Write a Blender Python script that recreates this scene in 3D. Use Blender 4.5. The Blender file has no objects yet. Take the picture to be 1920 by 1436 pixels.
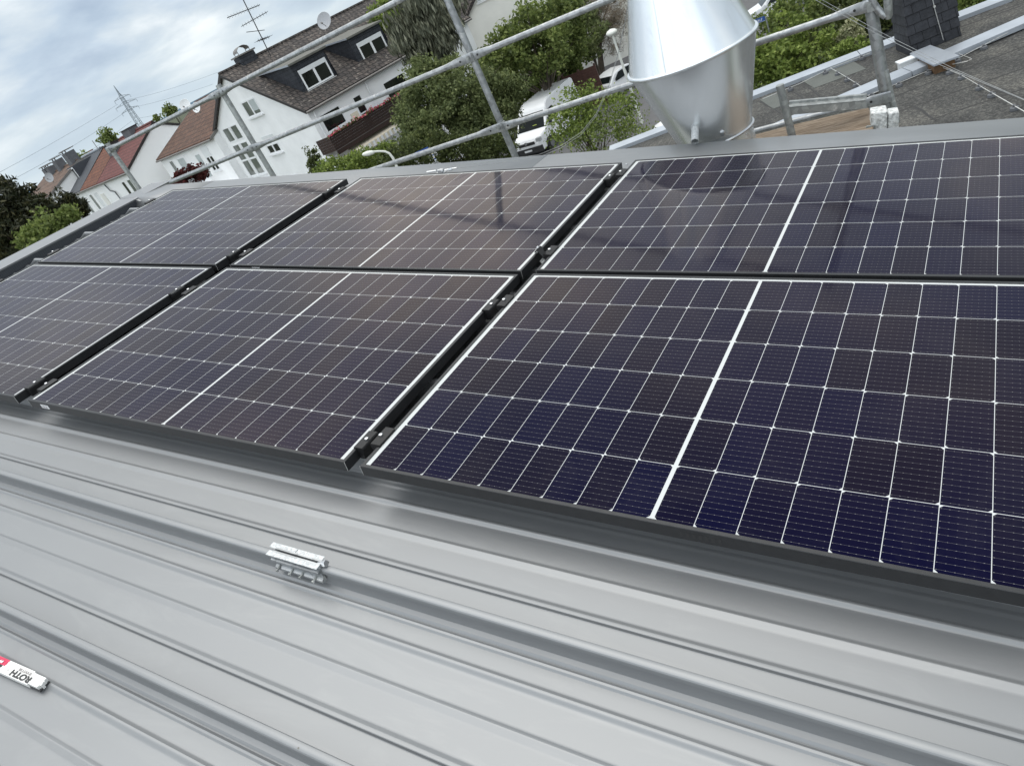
import bpy, bmesh, math, random
import numpy as np
from mathutils import Vector, Matrix
R_ = math.radians
sc = bpy.context.scene
col = sc.collection

# ------------------------------------------------------------------ camera
FPX, PW = 1384.58, 1920.0                                  # focal length and width of the photograph in pixels
CW = np.array([3.37985, -1.04008, 0.66822])                # camera position, metres, origin at a panel corner
WM = np.array([[0.982, -0.0083, 0.1887], [0.0, 0.999, 0.0441], [-0.1889, -0.0433, 0.981]])   # roof frame -> world
q_, r_ = np.linalg.qr(WM.T); WM = (q_ * np.sign(np.diag(r_))).T
RC = np.array([[0.86223409, 0.45301216, -0.22656648], [0.0937922, -0.58237235, -0.80749333], [-0.49775034, 0.6749981, -0.54463029]])
RW = RC @ WM.T                                             # world -> camera (x right, y down, z forward)
cam = bpy.data.cameras.new('camera'); camo = bpy.data.objects.new('camera', cam); col.objects.link(camo)
cam.sensor_width = 36.0; cam.lens = FPX / PW * 36.0; cam.clip_start = 0.05; cam.clip_end = 20000
m = Matrix.Identity(4)
for i in range(3):
    m[i][0], m[i][1], m[i][2], m[i][3] = RW[0][i], -RW[1][i], -RW[2][i], CW[i]
camo.matrix_world = m
sc.camera = camo

# ------------------------------------------------------------------ world, sun, exposure
SUN_EL, SUN_AZ = 76.0, 320.0                               # azimuth clockwise from +Y
w = bpy.data.worlds.new('World'); sc.world = w; w.use_nodes = True
nt = w.node_tree; nt.nodes.clear()
def N(nt, t, **k):
    n = nt.nodes.new(t)
    for a, b in k.items(): setattr(n, a, b)
    return n
def math_(nt, op, a, b=None, c=None, clamp=False):
    n = nt.nodes.new('ShaderNodeMath'); n.operation = op; n.use_clamp = clamp
    for i, x in enumerate((a, b, c)):
        if x is None: continue
        if isinstance(x, (int, float)): n.inputs[i].default_value = x
        else: nt.links.new(x, n.inputs[i])
    return n.outputs[0]
def ramp(nt, fac, stops):
    n = nt.nodes.new('ShaderNodeValToRGB')
    e = n.color_ramp.elements
    while len(e) < len(stops): e.new(0.5)
    for i, (p, c) in enumerate(stops):
        e[i].position = p; e[i].color = (*c, 1) if len(c) == 3 else c
    nt.links.new(fac, n.inputs[0]); return n.outputs[0]
def mixc(nt, fac, a, b, blend='MIX'):
    n = nt.nodes.new('ShaderNodeMix'); n.data_type = 'RGBA'; n.blend_type = blend
    for i, x in ((0, fac), (6, a), (7, b)):
        if isinstance(x, (int, float)): n.inputs[i].default_value = x
        elif isinstance(x, tuple): n.inputs[i].default_value = (*x, 1)
        else: nt.links.new(x, n.inputs[i])
    return n.outputs[2]
sky = N(nt, 'ShaderNodeTexSky', sky_type='NISHITA', sun_disc=False, sun_elevation=R_(SUN_EL), sun_rotation=R_(SUN_AZ))
sky.air_density = 1.0; sky.dust_density = 2.0; sky.ozone_density = 1.5
tc = N(nt, 'ShaderNodeTexCoord'); sp = N(nt, 'ShaderNodeSeparateXYZ'); nt.links.new(tc.outputs['Generated'], sp.inputs[0])
zc = math_(nt, 'MAXIMUM', sp.outputs[2], 0.0)
den = math_(nt, 'ADD', zc, 0.25)
px = math_(nt, 'DIVIDE', sp.outputs[0], den); py = math_(nt, 'DIVIDE', sp.outputs[1], den)
cv = N(nt, 'ShaderNodeCombineXYZ'); nt.links.new(px, cv.inputs[0]); nt.links.new(py, cv.inputs[1])
def noise(nt, vec, scale, detail=5, rough=0.55, dist=0.0, off=None):
    n = N(nt, 'ShaderNodeTexNoise'); n.inputs['Scale'].default_value = scale; n.inputs['Detail'].default_value = detail
    n.inputs['Roughness'].default_value = rough; n.inputs['Distortion'].default_value = dist
    if vec is not None:
        if off:
            mp = N(nt, 'ShaderNodeMapping'); mp.inputs['Location'].default_value = off; nt.links.new(vec, mp.inputs[0]); vec = mp.outputs[0]
        nt.links.new(vec, n.inputs['Vector'])
    return n.outputs['Fac']
n1 = noise(nt, cv.outputs[0], 1.5, 6, 0.5, 0.25, (3.1, 1.7, 0))
n2 = noise(nt, cv.outputs[0], 3.6, 5, 0.55, 0.2, (7.7, 2.2, 0))
K = 8.5                                                    # clouds in the units of the sky texture (background strength 0.1)
cl = ramp(nt, n1, [(0.37, (0.34*K, 0.415*K, 0.515*K)), (0.46, (0.42*K, 0.50*K, 0.59*K)), (0.54, (0.54*K, 0.60*K, 0.65*K)), (0.65, (0.80*K, 0.825*K, 0.835*K))])
br = ramp(nt, n2, [(0.36, (0.90, 0.92, 0.94)), (0.55, (1.0, 1.0, 1.0)), (0.72, (1.20, 1.17, 1.12))])
cl = mixc(nt, 1.0, cl, br, 'MULTIPLY')
hz = ramp(nt, zc, [(0.0, (0.9, 0.9, 0.9)), (0.03, (0.5, 0.5, 0.5)), (0.09, (0, 0, 0))])
cl = mixc(nt, hz, cl, (0.50*K, 0.585*K, 0.635*K))
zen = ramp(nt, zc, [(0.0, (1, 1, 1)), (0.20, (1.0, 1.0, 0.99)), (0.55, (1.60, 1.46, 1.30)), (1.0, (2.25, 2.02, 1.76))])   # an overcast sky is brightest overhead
front = math_(nt, 'MULTIPLY_ADD', sp.outputs[1], 0.6, 0.5, True)            # added bias: overhead boost kept ahead so the cowl reflects dimmer
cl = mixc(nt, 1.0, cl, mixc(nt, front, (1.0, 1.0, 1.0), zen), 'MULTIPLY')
back = math_(nt, 'MULTIPLY', sp.outputs[1], -1.0, None, True)  # made-up brighter sky behind the camera, added to light the house walls
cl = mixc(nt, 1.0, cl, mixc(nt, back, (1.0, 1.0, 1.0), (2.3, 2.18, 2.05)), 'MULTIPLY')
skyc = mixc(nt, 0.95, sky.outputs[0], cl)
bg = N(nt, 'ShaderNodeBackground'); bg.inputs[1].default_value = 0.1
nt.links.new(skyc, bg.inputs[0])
wo = N(nt, 'ShaderNodeOutputWorld'); nt.links.new(bg.outputs[0], wo.inputs[0])
sl = bpy.data.lights.new('sun', 'SUN'); sl.energy = 1.2; sl.angle = R_(60); sl.color = (1.0, 0.96, 0.9)
so = bpy.data.objects.new('sun', sl); col.objects.link(so)
sd = Vector((math.sin(R_(SUN_AZ))*math.cos(R_(SUN_EL)), math.cos(R_(SUN_AZ))*math.cos(R_(SUN_EL)), math.sin(R_(SUN_EL))))
so.rotation_euler = sd.to_track_quat('Z', 'Y').to_euler()
sc.view_settings.view_transform = 'Standard'; sc.view_settings.look = 'None'
sc.view_settings.exposure = 0.72; sc.view_settings.gamma = 1.0; sc.view_settings.use_curve_mapping = False
sc.cycles.max_bounces = 6; sc.cycles.diffuse_bounces = 3; sc.cycles.glossy_bounces = 3; sc.cycles.transmission_bounces = 3
sc.cycles.transparent_max_bounces = 4

# ------------------------------------------------------------------ helpers
GZ = CW[2] - 10.2                                          # street level
def ray(x, y):
    d = RW.T @ np.array([x - 960, y - 718, FPX]); return d / np.linalg.norm(d)
def at_d(x, y, D):                                         # the point D metres away (level distance) that stands at this place of the photo
    d = ray(x, y); return CW + d * D / math.hypot(d[0], d[1])
def at_z(x, y, z):
    d = ray(x, y); return CW + d * (z - CW[2]) / d[2]
def at_y(x, y, Y):
    d = ray(x, y); return CW + d * (Y - CW[1]) / d[1]
def azv(a): return np.array([math.sin(R_(a)), math.cos(R_(a)), 0.0])
def roofpt(u, v, h): return WM @ np.array([u, v, h])
def frame(o, x, y, z):
    m = Matrix.Identity(4)
    for i in range(3): m[i][0], m[i][1], m[i][2], m[i][3] = x[i], y[i], z[i], o[i]
    return m
def roof_m(u=0, v=0, h=0): return frame(roofpt(u, v, h), WM[:, 0], WM[:, 1], WM[:, 2])
def az_m(o, az): return frame(o, azv(az), azv(az - 90), (0, 0, 1))     # local x points along azimuth az
class MB:
    def __init__(s): s.v, s.f, s.mi = [], [], []
    def add(s, vs, fs, mi=0):
        o = len(s.v); s.v += [tuple(float(c) for c in p) for p in vs]
        s.f += [tuple(o + i for i in f) for f in fs]; s.mi += [mi] * len(fs); return s
    def box(s, c, d, mi=0, rot=None):
        x, y, z = d[0]/2, d[1]/2, d[2]/2
        P = [(-x,-y,-z),(x,-y,-z),(x,y,-z),(-x,y,-z),(-x,-y,z),(x,-y,z),(x,y,z),(-x,y,z)]
        if rot is not None: P = [tuple(rot @ Vector(p)) for p in P]
        return s.add([(p[0]+c[0], p[1]+c[1], p[2]+c[2]) for p in P], [(0,3,2,1),(4,5,6,7),(0,1,5,4),(1,2,6,5),(2,3,7,6),(3,0,4,7)], mi)
    def b2(s, lo, hi, mi=0): return s.box([(a+b)/2 for a, b in zip(lo, hi)], [b-a for a, b in zip(lo, hi)], mi)
    def prism(s, poly, ext, mi=0):                          # polygon of 3-D points pushed along ext
        n = len(poly); P = [tuple(p) for p in poly]; Q = [tuple(np.array(p) + np.array(ext)) for p in poly]
        return s.add(P + Q, [tuple(range(n))[::-1], tuple(range(n, 2*n))] + [(i, (i+1) % n, n+(i+1) % n, n+i) for i in range(n)], mi)
    def tube(s, p0, p1, r0, r1=None, n=10, mi=0, caps=True):
        return s.path([p0, p1], [r0, r0 if r1 is None else r1], n, mi, caps)
    def path(s, pts, r, n=8, mi=0, caps=True):
        pts = [np.array(p, float) for p in pts]; rs = r if isinstance(r, (list, tuple)) else [r]*len(pts)
        V, F = [], []; up = None
        for i, p in enumerate(pts):
            t = pts[min(i+1, len(pts)-1)] - pts[max(i-1, 0)]; t = t/(np.linalg.norm(t)+1e-12)
            if up is None:
                up = np.cross(t, [0, 0, 1.0] if abs(t[2]) < 0.9 else [1.0, 0, 0])
            a = up - t*(up @ t); a /= np.linalg.norm(a)+1e-12; up = a; b = np.cross(t, a)
            for k in range(n):
                th = 2*math.pi*k/n; V.append(p + rs[i]*(a*math.cos(th) + b*math.sin(th)))
        for i in range(len(pts)-1):
            for k in range(n):
                k2 = (k+1) % n; F.append((i*n+k, i*n+k2, (i+1)*n+k2, (i+1)*n+k))
        if caps: F.append(tuple(range(n))[::-1]); F.append(tuple((len(pts)-1)*n+k for k in range(n)))
        return s.add(V, F, mi)
    def lathe(s, prof, n=48, c=(0, 0, 0), mi=0):
        V = [(c[0]+r*math.cos(2*math.pi*k/n), c[1]+r*math.sin(2*math.pi*k/n), c[2]+z) for r, z in prof for k in range(n)]
        F = [(i*n+k, i*n+(k+1) % n, (i+1)*n+(k+1) % n, (i+1)*n+k) for i in range(len(prof)-1) for k in range(n)]
        return s.add(V, F, mi)
    def quad(s, a, b, c, d, mi=0): return s.add([a, b, c, d], [(0, 1, 2, 3)], mi)
    def build(s, name, mats, parent=None, smooth=None, mw=None, recalc=True, bevel=0):
        me = bpy.data.meshes.new(name); me.from_pydata(s.v, [], s.f)
        mats = mats if isinstance(mats, (list, tuple)) else [mats]
        for mt in mats: me.materials.append(mt)
        if any(s.mi): me.polygons.foreach_set('material_index', s.mi)
        if recalc or bevel:
            bm = bmesh.new(); bm.from_mesh(me)
            if recalc: bmesh.ops.recalc_face_normals(bm, faces=bm.faces)
            if bevel:
                ed = [e for e in bm.edges if len(e.link_faces) == 2 and e.calc_face_angle(0) > 0.5]
                bmesh.ops.bevel(bm, geom=ed, offset=bevel, segments=2, affect='EDGES', clamp_overlap=True)
            bm.to_mesh(me); bm.free()
        if smooth is not None:
            me.shade_smooth(); me.set_sharp_from_angle(angle=R_(smooth))
        o = bpy.data.objects.new(name, me); col.objects.link(o)
        if parent is not None: o.parent = parent
        elif mw is not None: o.matrix_world = mw
        return o
def tag(o, label=None, cat=None, group=None, kind=None):
    if label: o['label'] = label
    if cat: o['category'] = cat
    if group: o['group'] = group
    if kind: o['kind'] = kind
    return o
def thing(name, label, cat, mw, group=None):
    o = bpy.data.objects.new(name, None); col.objects.link(o); o.empty_display_size = 0.1
    o.matrix_world = mw if isinstance(mw, Matrix) else Matrix.Translation(Vector([float(c) for c in mw]))
    return tag(o, label, cat, group)
def dup(o, mw, label, group=None):                          # a copy of a thing with copies of its parts and sub-parts
    def cp(x, par):
        c = x.copy(); col.objects.link(c); c.parent = par
        for k in list(x.children): cp(k, c)
        return c
    r = cp(o, None); r.matrix_world = mw; r['label'] = label
    if group: r['group'] = group
    return r

# ------------------------------------------------------------------ materials
def mat(name, base, rough=0.6, metal=0.0, var=0.0, vscale=3.0, bump=0.0, bscale=40.0, spec=0.5, coord='Object', detail=4, rvar=0.0):
    m = bpy.data.materials.new(name); m.use_nodes = True; nt = m.node_tree; b = nt.nodes['Principled BSDF']
    b.inputs['Base Color'].default_value = (*base, 1); b.inputs['Roughness'].default_value = rough
    b.inputs['Metallic'].default_value = metal; b.inputs['Specular IOR Level'].default_value = spec
    tc = N(nt, 'ShaderNodeTexCoord'); v = tc.outputs[coord]
    if var or rvar:
        f = noise(nt, v, vscale, detail, 0.6)
        if var:
            lo = tuple(c*(1-var) for c in base); hi = tuple(min(1, c*(1+var)) for c in base)
            nt.links.new(ramp(nt, f, [(0.3, lo), (0.7, hi)]), b.inputs['Base Color'])
        if rvar:
            nt.links.new(math_(nt, 'MULTIPLY_ADD', f, rvar*2, rough-rvar), b.inputs['Roughness'])
    if bump:
        f2 = noise(nt, v, bscale, 3, 0.6); bp = N(nt, 'ShaderNodeBump'); bp.inputs['Strength'].default_value = bump
        bp.inputs['Distance'].default_value = 0.01; nt.links.new(f2, bp.inputs['Height']); nt.links.new(bp.outputs[0], b.inputs['Normal'])
    return m
def tile_mat(name, c1, c2, mortar, tw=0.3, th=0.34, ax=('x', 'z'), zk=1.0, gap=0.03, rough=0.8, bump=0.6, patch=None, pscale=0.5, squash=1.0):
    m = bpy.data.materials.new(name); m.use_nodes = True; nt = m.node_tree; b = nt.nodes['Principled BSDF']
    b.inputs['Roughness'].default_value = rough; b.inputs['Specular IOR Level'].default_value = 0.3
    tc = N(nt, 'ShaderNodeTexCoord'); s = N(nt, 'ShaderNodeSeparateXYZ'); nt.links.new(tc.outputs['Object'], s.inputs[0])
    cvx = N(nt, 'ShaderNodeCombineXYZ'); I = {'x': 0, 'y': 1, 'z': 2}
    if ax[0] == 'xy': h = math_(nt, 'ADD', s.outputs[0], s.outputs[1])
    else: h = s.outputs[I[ax[0]]]
    nt.links.new(h, cvx.inputs[0]); nt.links.new(math_(nt, 'MULTIPLY', s.outputs[I[ax[1]]], zk), cvx.inputs[1])
    br = N(nt, 'ShaderNodeTexBrick'); br.offset = 0.5; nt.links.new(cvx.outputs[0], br.inputs['Vector'])
    br.inputs['Color1'].default_value = (*c1, 1); br.inputs['Color2'].default_value = (*c2, 1); br.inputs['Mortar'].default_value = (*mortar, 1)
    br.inputs['Scale'].default_value = 1.0; br.inputs['Mortar Size'].default_value = gap; br.inputs['Mortar Smooth'].default_value = 0.4
    br.inputs['Bias'].default_value = 0.0; br.inputs['Brick Width'].default_value = tw; br.inputs['Row Height'].default_value = th
    c = br.outputs['Color']
    f = noise(nt, tc.outputs['Object'], 6.0, 5, 0.65)
    c = mixc(nt, 0.75, c, ramp(nt, f, [(0.3, (0.55, 0.55, 0.55)), (0.7, (1.5, 1.5, 1.5))]), 'MULTIPLY')
    if patch:
        f3 = noise(nt, tc.outputs['Object'], pscale*9, 6, 0.7, 0.0, (4, 4, 4))
        c = mixc(nt, ramp(nt, f3, [(0.58, (0, 0, 0)), (0.72, (1, 1, 1))]), c, patch)
    nt.links.new(c, b.inputs['Base Color'])
    bp = N(nt, 'ShaderNodeBump'); bp.inputs['Strength'].default_value = bump; bp.inputs['Distance'].default_value = 0.03
    nt.links.new(math_(nt, 'SUBTRACT', f, br.outputs['Fac']), bp.inputs['Height']); nt.links.new(bp.outputs[0], b.inputs['Normal'])
    return m
def leaf_mat(name, stops, trans=0.42):
    stops = [(p_, tuple(min(1, 1.5*x_) for x_ in c_)) for p_, c_ in stops]
    m = bpy.data.materials.new(name); m.use_nodes = True; nt = m.node_tree; b = nt.nodes['Principled BSDF']
    g = N(nt, 'ShaderNodeNewGeometry'); c = ramp(nt, g.outputs['Random Per Island'], stops)
    tc = N(nt, 'ShaderNodeTexCoord'); f = noise(nt, tc.outputs['Object'], 1.3, 3, 0.6)
    c = mixc(nt, 1.0, c, ramp(nt, f, [(0.3, (0.6, 0.62, 0.6)), (0.7, (1.35, 1.3, 1.2))]), 'MULTIPLY')
    nt.links.new(c, b.inputs['Base Color']); b.inputs['Roughness'].default_value = 0.6; b.inputs['Specular IOR Level'].default_value = 0.25
    t = N(nt, 'ShaderNodeBsdfTranslucent'); nt.links.new(c, t.inputs[0])
    mx = N(nt, 'ShaderNodeMixShader'); mx.inputs[0].default_value = trans
    nt.links.new(b.outputs[0], mx.inputs[1]); nt.links.new(t.outputs[0], mx.inputs[2])
    nt.links.new(mx.outputs[0], nt.nodes['Material Output'].inputs[0]); return m

def roof_metal():
    m = mat('coated_metal', (0.255, 0.263, 0.271), 0.42, 0.42, 0.03, 1.4, 0.02, 25, 0.5, rvar=0.05)
    nt = m.node_tree; b = nt.nodes['Principled BSDF']; tc = N(nt, 'ShaderNodeTexCoord')
    # handling smears, specks and dust
    old = b.inputs['Base Color'].links[0].from_socket
    mp = N(nt, 'ShaderNodeMapping'); mp.inputs['Scale'].default_value = (1.2, 5, 1); nt.links.new(tc.outputs['Object'], mp.inputs[0])
    f = noise(nt, mp.outputs[0], 2.2, 6, 0.7, 1.2)
    c = mixc(nt, ramp(nt, f, [(0.50, (0, 0, 0)), (0.72, (0.75, 0.75, 0.75))]), old, (0.283, 0.291, 0.297))
    vo = N(nt, 'ShaderNodeTexVoronoi'); vo.inputs['Scale'].default_value = 5.5; nt.links.new(tc.outputs['Object'], vo.inputs['Vector'])
    rs = N(nt, 'ShaderNodeSeparateColor'); nt.links.new(vo.outputs['Color'], rs.inputs[0])
    spk = math_(nt, 'LESS_THAN', vo.outputs['Distance'], math_(nt, 'MULTIPLY', math_(nt, 'SUBTRACT', rs.outputs[0], 0.45, clamp=True), 0.034))
    c = mixc(nt, math_(nt, 'MULTIPLY', spk, 0.75), c, (0.12, 0.11, 0.09))
    nt.links.new(c, b.inputs['Base Color'])
    mp2 = N(nt, 'ShaderNodeMapping'); mp2.inputs['Scale'].default_value = (1.0, 3.0, 1); nt.links.new(tc.outputs['Object'], mp2.inputs[0])
    w1 = noise(nt, mp2.outputs[0], 2.6, 2, 0.5); bp = N(nt, 'ShaderNodeBump'); bp.inputs['Strength'].default_value = 0.10; bp.inputs['Distance'].default_value = 0.003
    nt.links.new(w1, bp.inputs['Height']); nt.links.new(bp.outputs[0], b.inputs['Normal'])          # thin sheet is never quite flat
    return m
def galv(name='galvanised', base=(0.36, 0.375, 0.385), rough=0.42, metal=0.75, dirt=0.75, vs=45):
    m = mat(name, base, rough, metal); nt = m.node_tree; b = nt.nodes['Principled BSDF']; tc = N(nt, 'ShaderNodeTexCoord')
    vo = N(nt, 'ShaderNodeTexVoronoi'); vo.inputs['Scale'].default_value = vs; nt.links.new(tc.outputs['Object'], vo.inputs['Vector'])
    rs = N(nt, 'ShaderNodeSeparateColor'); nt.links.new(vo.outputs['Color'], rs.inputs[0])
    c = ramp(nt, rs.outputs[0], [(0.0, tuple(x*0.78 for x in base)), (1.0, tuple(x*1.2 for x in base))])
    f = noise(nt, tc.outputs['Object'], 9, 6, 0.7)
    c = mixc(nt, ramp(nt, f, [(0.60, (0, 0, 0)), (0.70, (dirt, dirt, dirt))]), c, (0.75, 0.75, 0.72))
    f4 = noise(nt, tc.outputs['Object'], 5, 6, 0.7, 0, (9, 1, 3))
    c = mixc(nt, ramp(nt, f4, [(0.60, (0, 0, 0)), (0.78, (dirt, dirt, dirt))]), c, (0.20, 0.20, 0.19))
    nt.links.new(c, b.inputs['Base Color']); nt.links.new(math_(nt, 'MULTIPLY_ADD', f, 0.3, rough-0.15), b.inputs['Roughness']); return m

CU, CV, NX = 0.0922, 0.1835, 9
def cell_mat():
    m = bpy.data.materials.new('solar_cells'); m.use_nodes = True; nt = m.node_tree; b = nt.nodes['Principled BSDF']
    tc = N(nt, 'ShaderNodeTexCoord'); s = N(nt, 'ShaderNodeSeparateXYZ'); nt.links.new(tc.outputs['Object'], s.inputs[0])
    M = lambda op, a, b_=None, c=None: math_(nt, op, a, b_, c)
    du = M('SUBTRACT', s.outputs[0], 0.861); au = M('SUBTRACT', M('ABSOLUTE', du), 0.0047)
    left = M('LESS_THAN', du, 0.0)
    ci = M('FLOOR', M('DIVIDE', au, CU)); fu = M('SUBTRACT', au, M('MULTIPLY', ci, CU))
    vv = M('SUBTRACT', s.outputs[1], 0.5630 - 3*CV); ri = M('FLOOR', M('DIVIDE', vv, CV)); fv = M('SUBTRACT', vv, M('MULTIPLY', ri, CV))
    eu = M('MINIMUM', fu, M('SUBTRACT', CU, fu)); ev = M('MINIMUM', fv, M('SUBTRACT', CV, fv))
    white = M('MAXIMUM', M('LESS_THAN', eu, 0.00072), M('LESS_THAN', ev, 0.00078))
    white = M('MAXIMUM', white, M('LESS_THAN', au, 0.0))
    white = M('MAXIMUM', white, M('GREATER_THAN', au, CU*NX))
    white = M('MAXIMUM', white, M('MAXIMUM', M('LESS_THAN', vv, 0.0), M('GREATER_THAN', vv, CV*6)))
    # clipped corners of the half cells: one long side of each, alternating by row
    par = M('ABSOLUTE', M('SUBTRACT', M('MODULO', M('ADD', ri, 12.0), 2.0), 0.0))
    cd = M('ADD', M('MULTIPLY', fu, M('SUBTRACT', 1.0, par)), M('MULTIPLY', M('SUBTRACT', CU, fu), par))
    white = M('MAXIMUM', white, M('LESS_THAN', M('ADD', cd, ev), 0.0085))
    # bus bars and solder dots
    bw = CV/10.0; bb = M('ABSOLUTE', M('SUBTRACT', M('MODULO', fv, bw), bw/2))
    dot = M('LESS_THAN', M('ABSOLUTE', M('SUBTRACT', M('MODULO', M('ADD', fu, 0.004), 0.0154), 0.0077)), 0.0011)
    bus = M('LESS_THAN', bb, M('MULTIPLY_ADD', dot, 0.00035, 0.00032))
    wn = N(nt, 'ShaderNodeTexWhiteNoise', noise_dimensions='4D'); cb = N(nt, 'ShaderNodeCombineXYZ')
    nt.links.new(M('ADD', ci, M('MULTIPLY', left, 20.0)), cb.inputs[0]); nt.links.new(ri, cb.inputs[1])
    oi = N(nt, 'ShaderNodeObjectInfo'); nt.links.new(cb.outputs[0], wn.inputs['Vector']); nt.links.new(oi.outputs['Random'], wn.inputs['W'])
    cell = ramp(nt, wn.outputs['Value'], [(0.0, (0.0032, 0.0036, 0.0210)), (0.5, (0.0038, 0.0037, 0.0175)), (1.0, (0.0056, 0.0044, 0.0125))])
    c = mixc(nt, bus, cell, mixc(nt, dot, (0.085, 0.085, 0.095), (0.17, 0.17, 0.17)))
    c = mixc(nt, white, c, (0.54, 0.56, 0.56))
    d1 = noise(nt, tc.outputs['Object'], 3.5, 7, 0.72, 0.8, (2, 5, 1)); d2 = noise(nt, tc.outputs['Object'], 60, 3, 0.7)
    c = mixc(nt, math_(nt, 'MULTIPLY', ramp(nt, d1, [(0.45, (0, 0, 0)), (0.75, (1, 1, 1))]), math_(nt, 'MULTIPLY', d2, 0.035)), c, (0.40, 0.37, 0.33))   # thin dust
    nt.links.new(c, b.inputs['Base Color'])
    b.inputs['Roughness'].default_value = 0.6; b.inputs['Specular IOR Level'].default_value = 0.0
    # anti-reflective cover glass: hardly any mirror reflection face on, a strong one at a flat angle, slightly warm
    fr = N(nt, 'ShaderNodeFresnel'); fr.inputs['IOR'].default_value = 1.33
    fac = math_(nt, 'MULTIPLY', math_(nt, 'SUBTRACT', fr.outputs[0], 0.0245, clamp=True), 1.28)
    gl = N(nt, 'ShaderNodeBsdfGlossy'); gl.inputs['Color'].default_value = (1.0, 0.90, 0.84, 1)
    du_ = noise(nt, tc.outputs['Object'], 2.5, 5, 0.65)
    nt.links.new(math_(nt, 'MULTIPLY_ADD', du_, 0.06, 0.045), gl.inputs['Roughness'])
    mx = N(nt, 'ShaderNodeMixShader'); nt.links.new(fac, mx.inputs[0]); nt.links.new(b.outputs[0], mx.inputs[1]); nt.links.new(gl.outputs[0], mx.inputs[2])
    nt.links.new(mx.outputs[0], nt.nodes['Material Output'].inputs[0])
    f = noise(nt, tc.outputs['Object'], 4.0, 2, 0.5); bp = N(nt, 'ShaderNodeBump'); bp.inputs['Strength'].default_value = 0.03; bp.inputs['Distance'].default_value = 0.02
    nt.links.new(f, bp.inputs['Height']); nt.links.new(bp.outputs[0], gl.inputs['Normal'])
    return m

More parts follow.
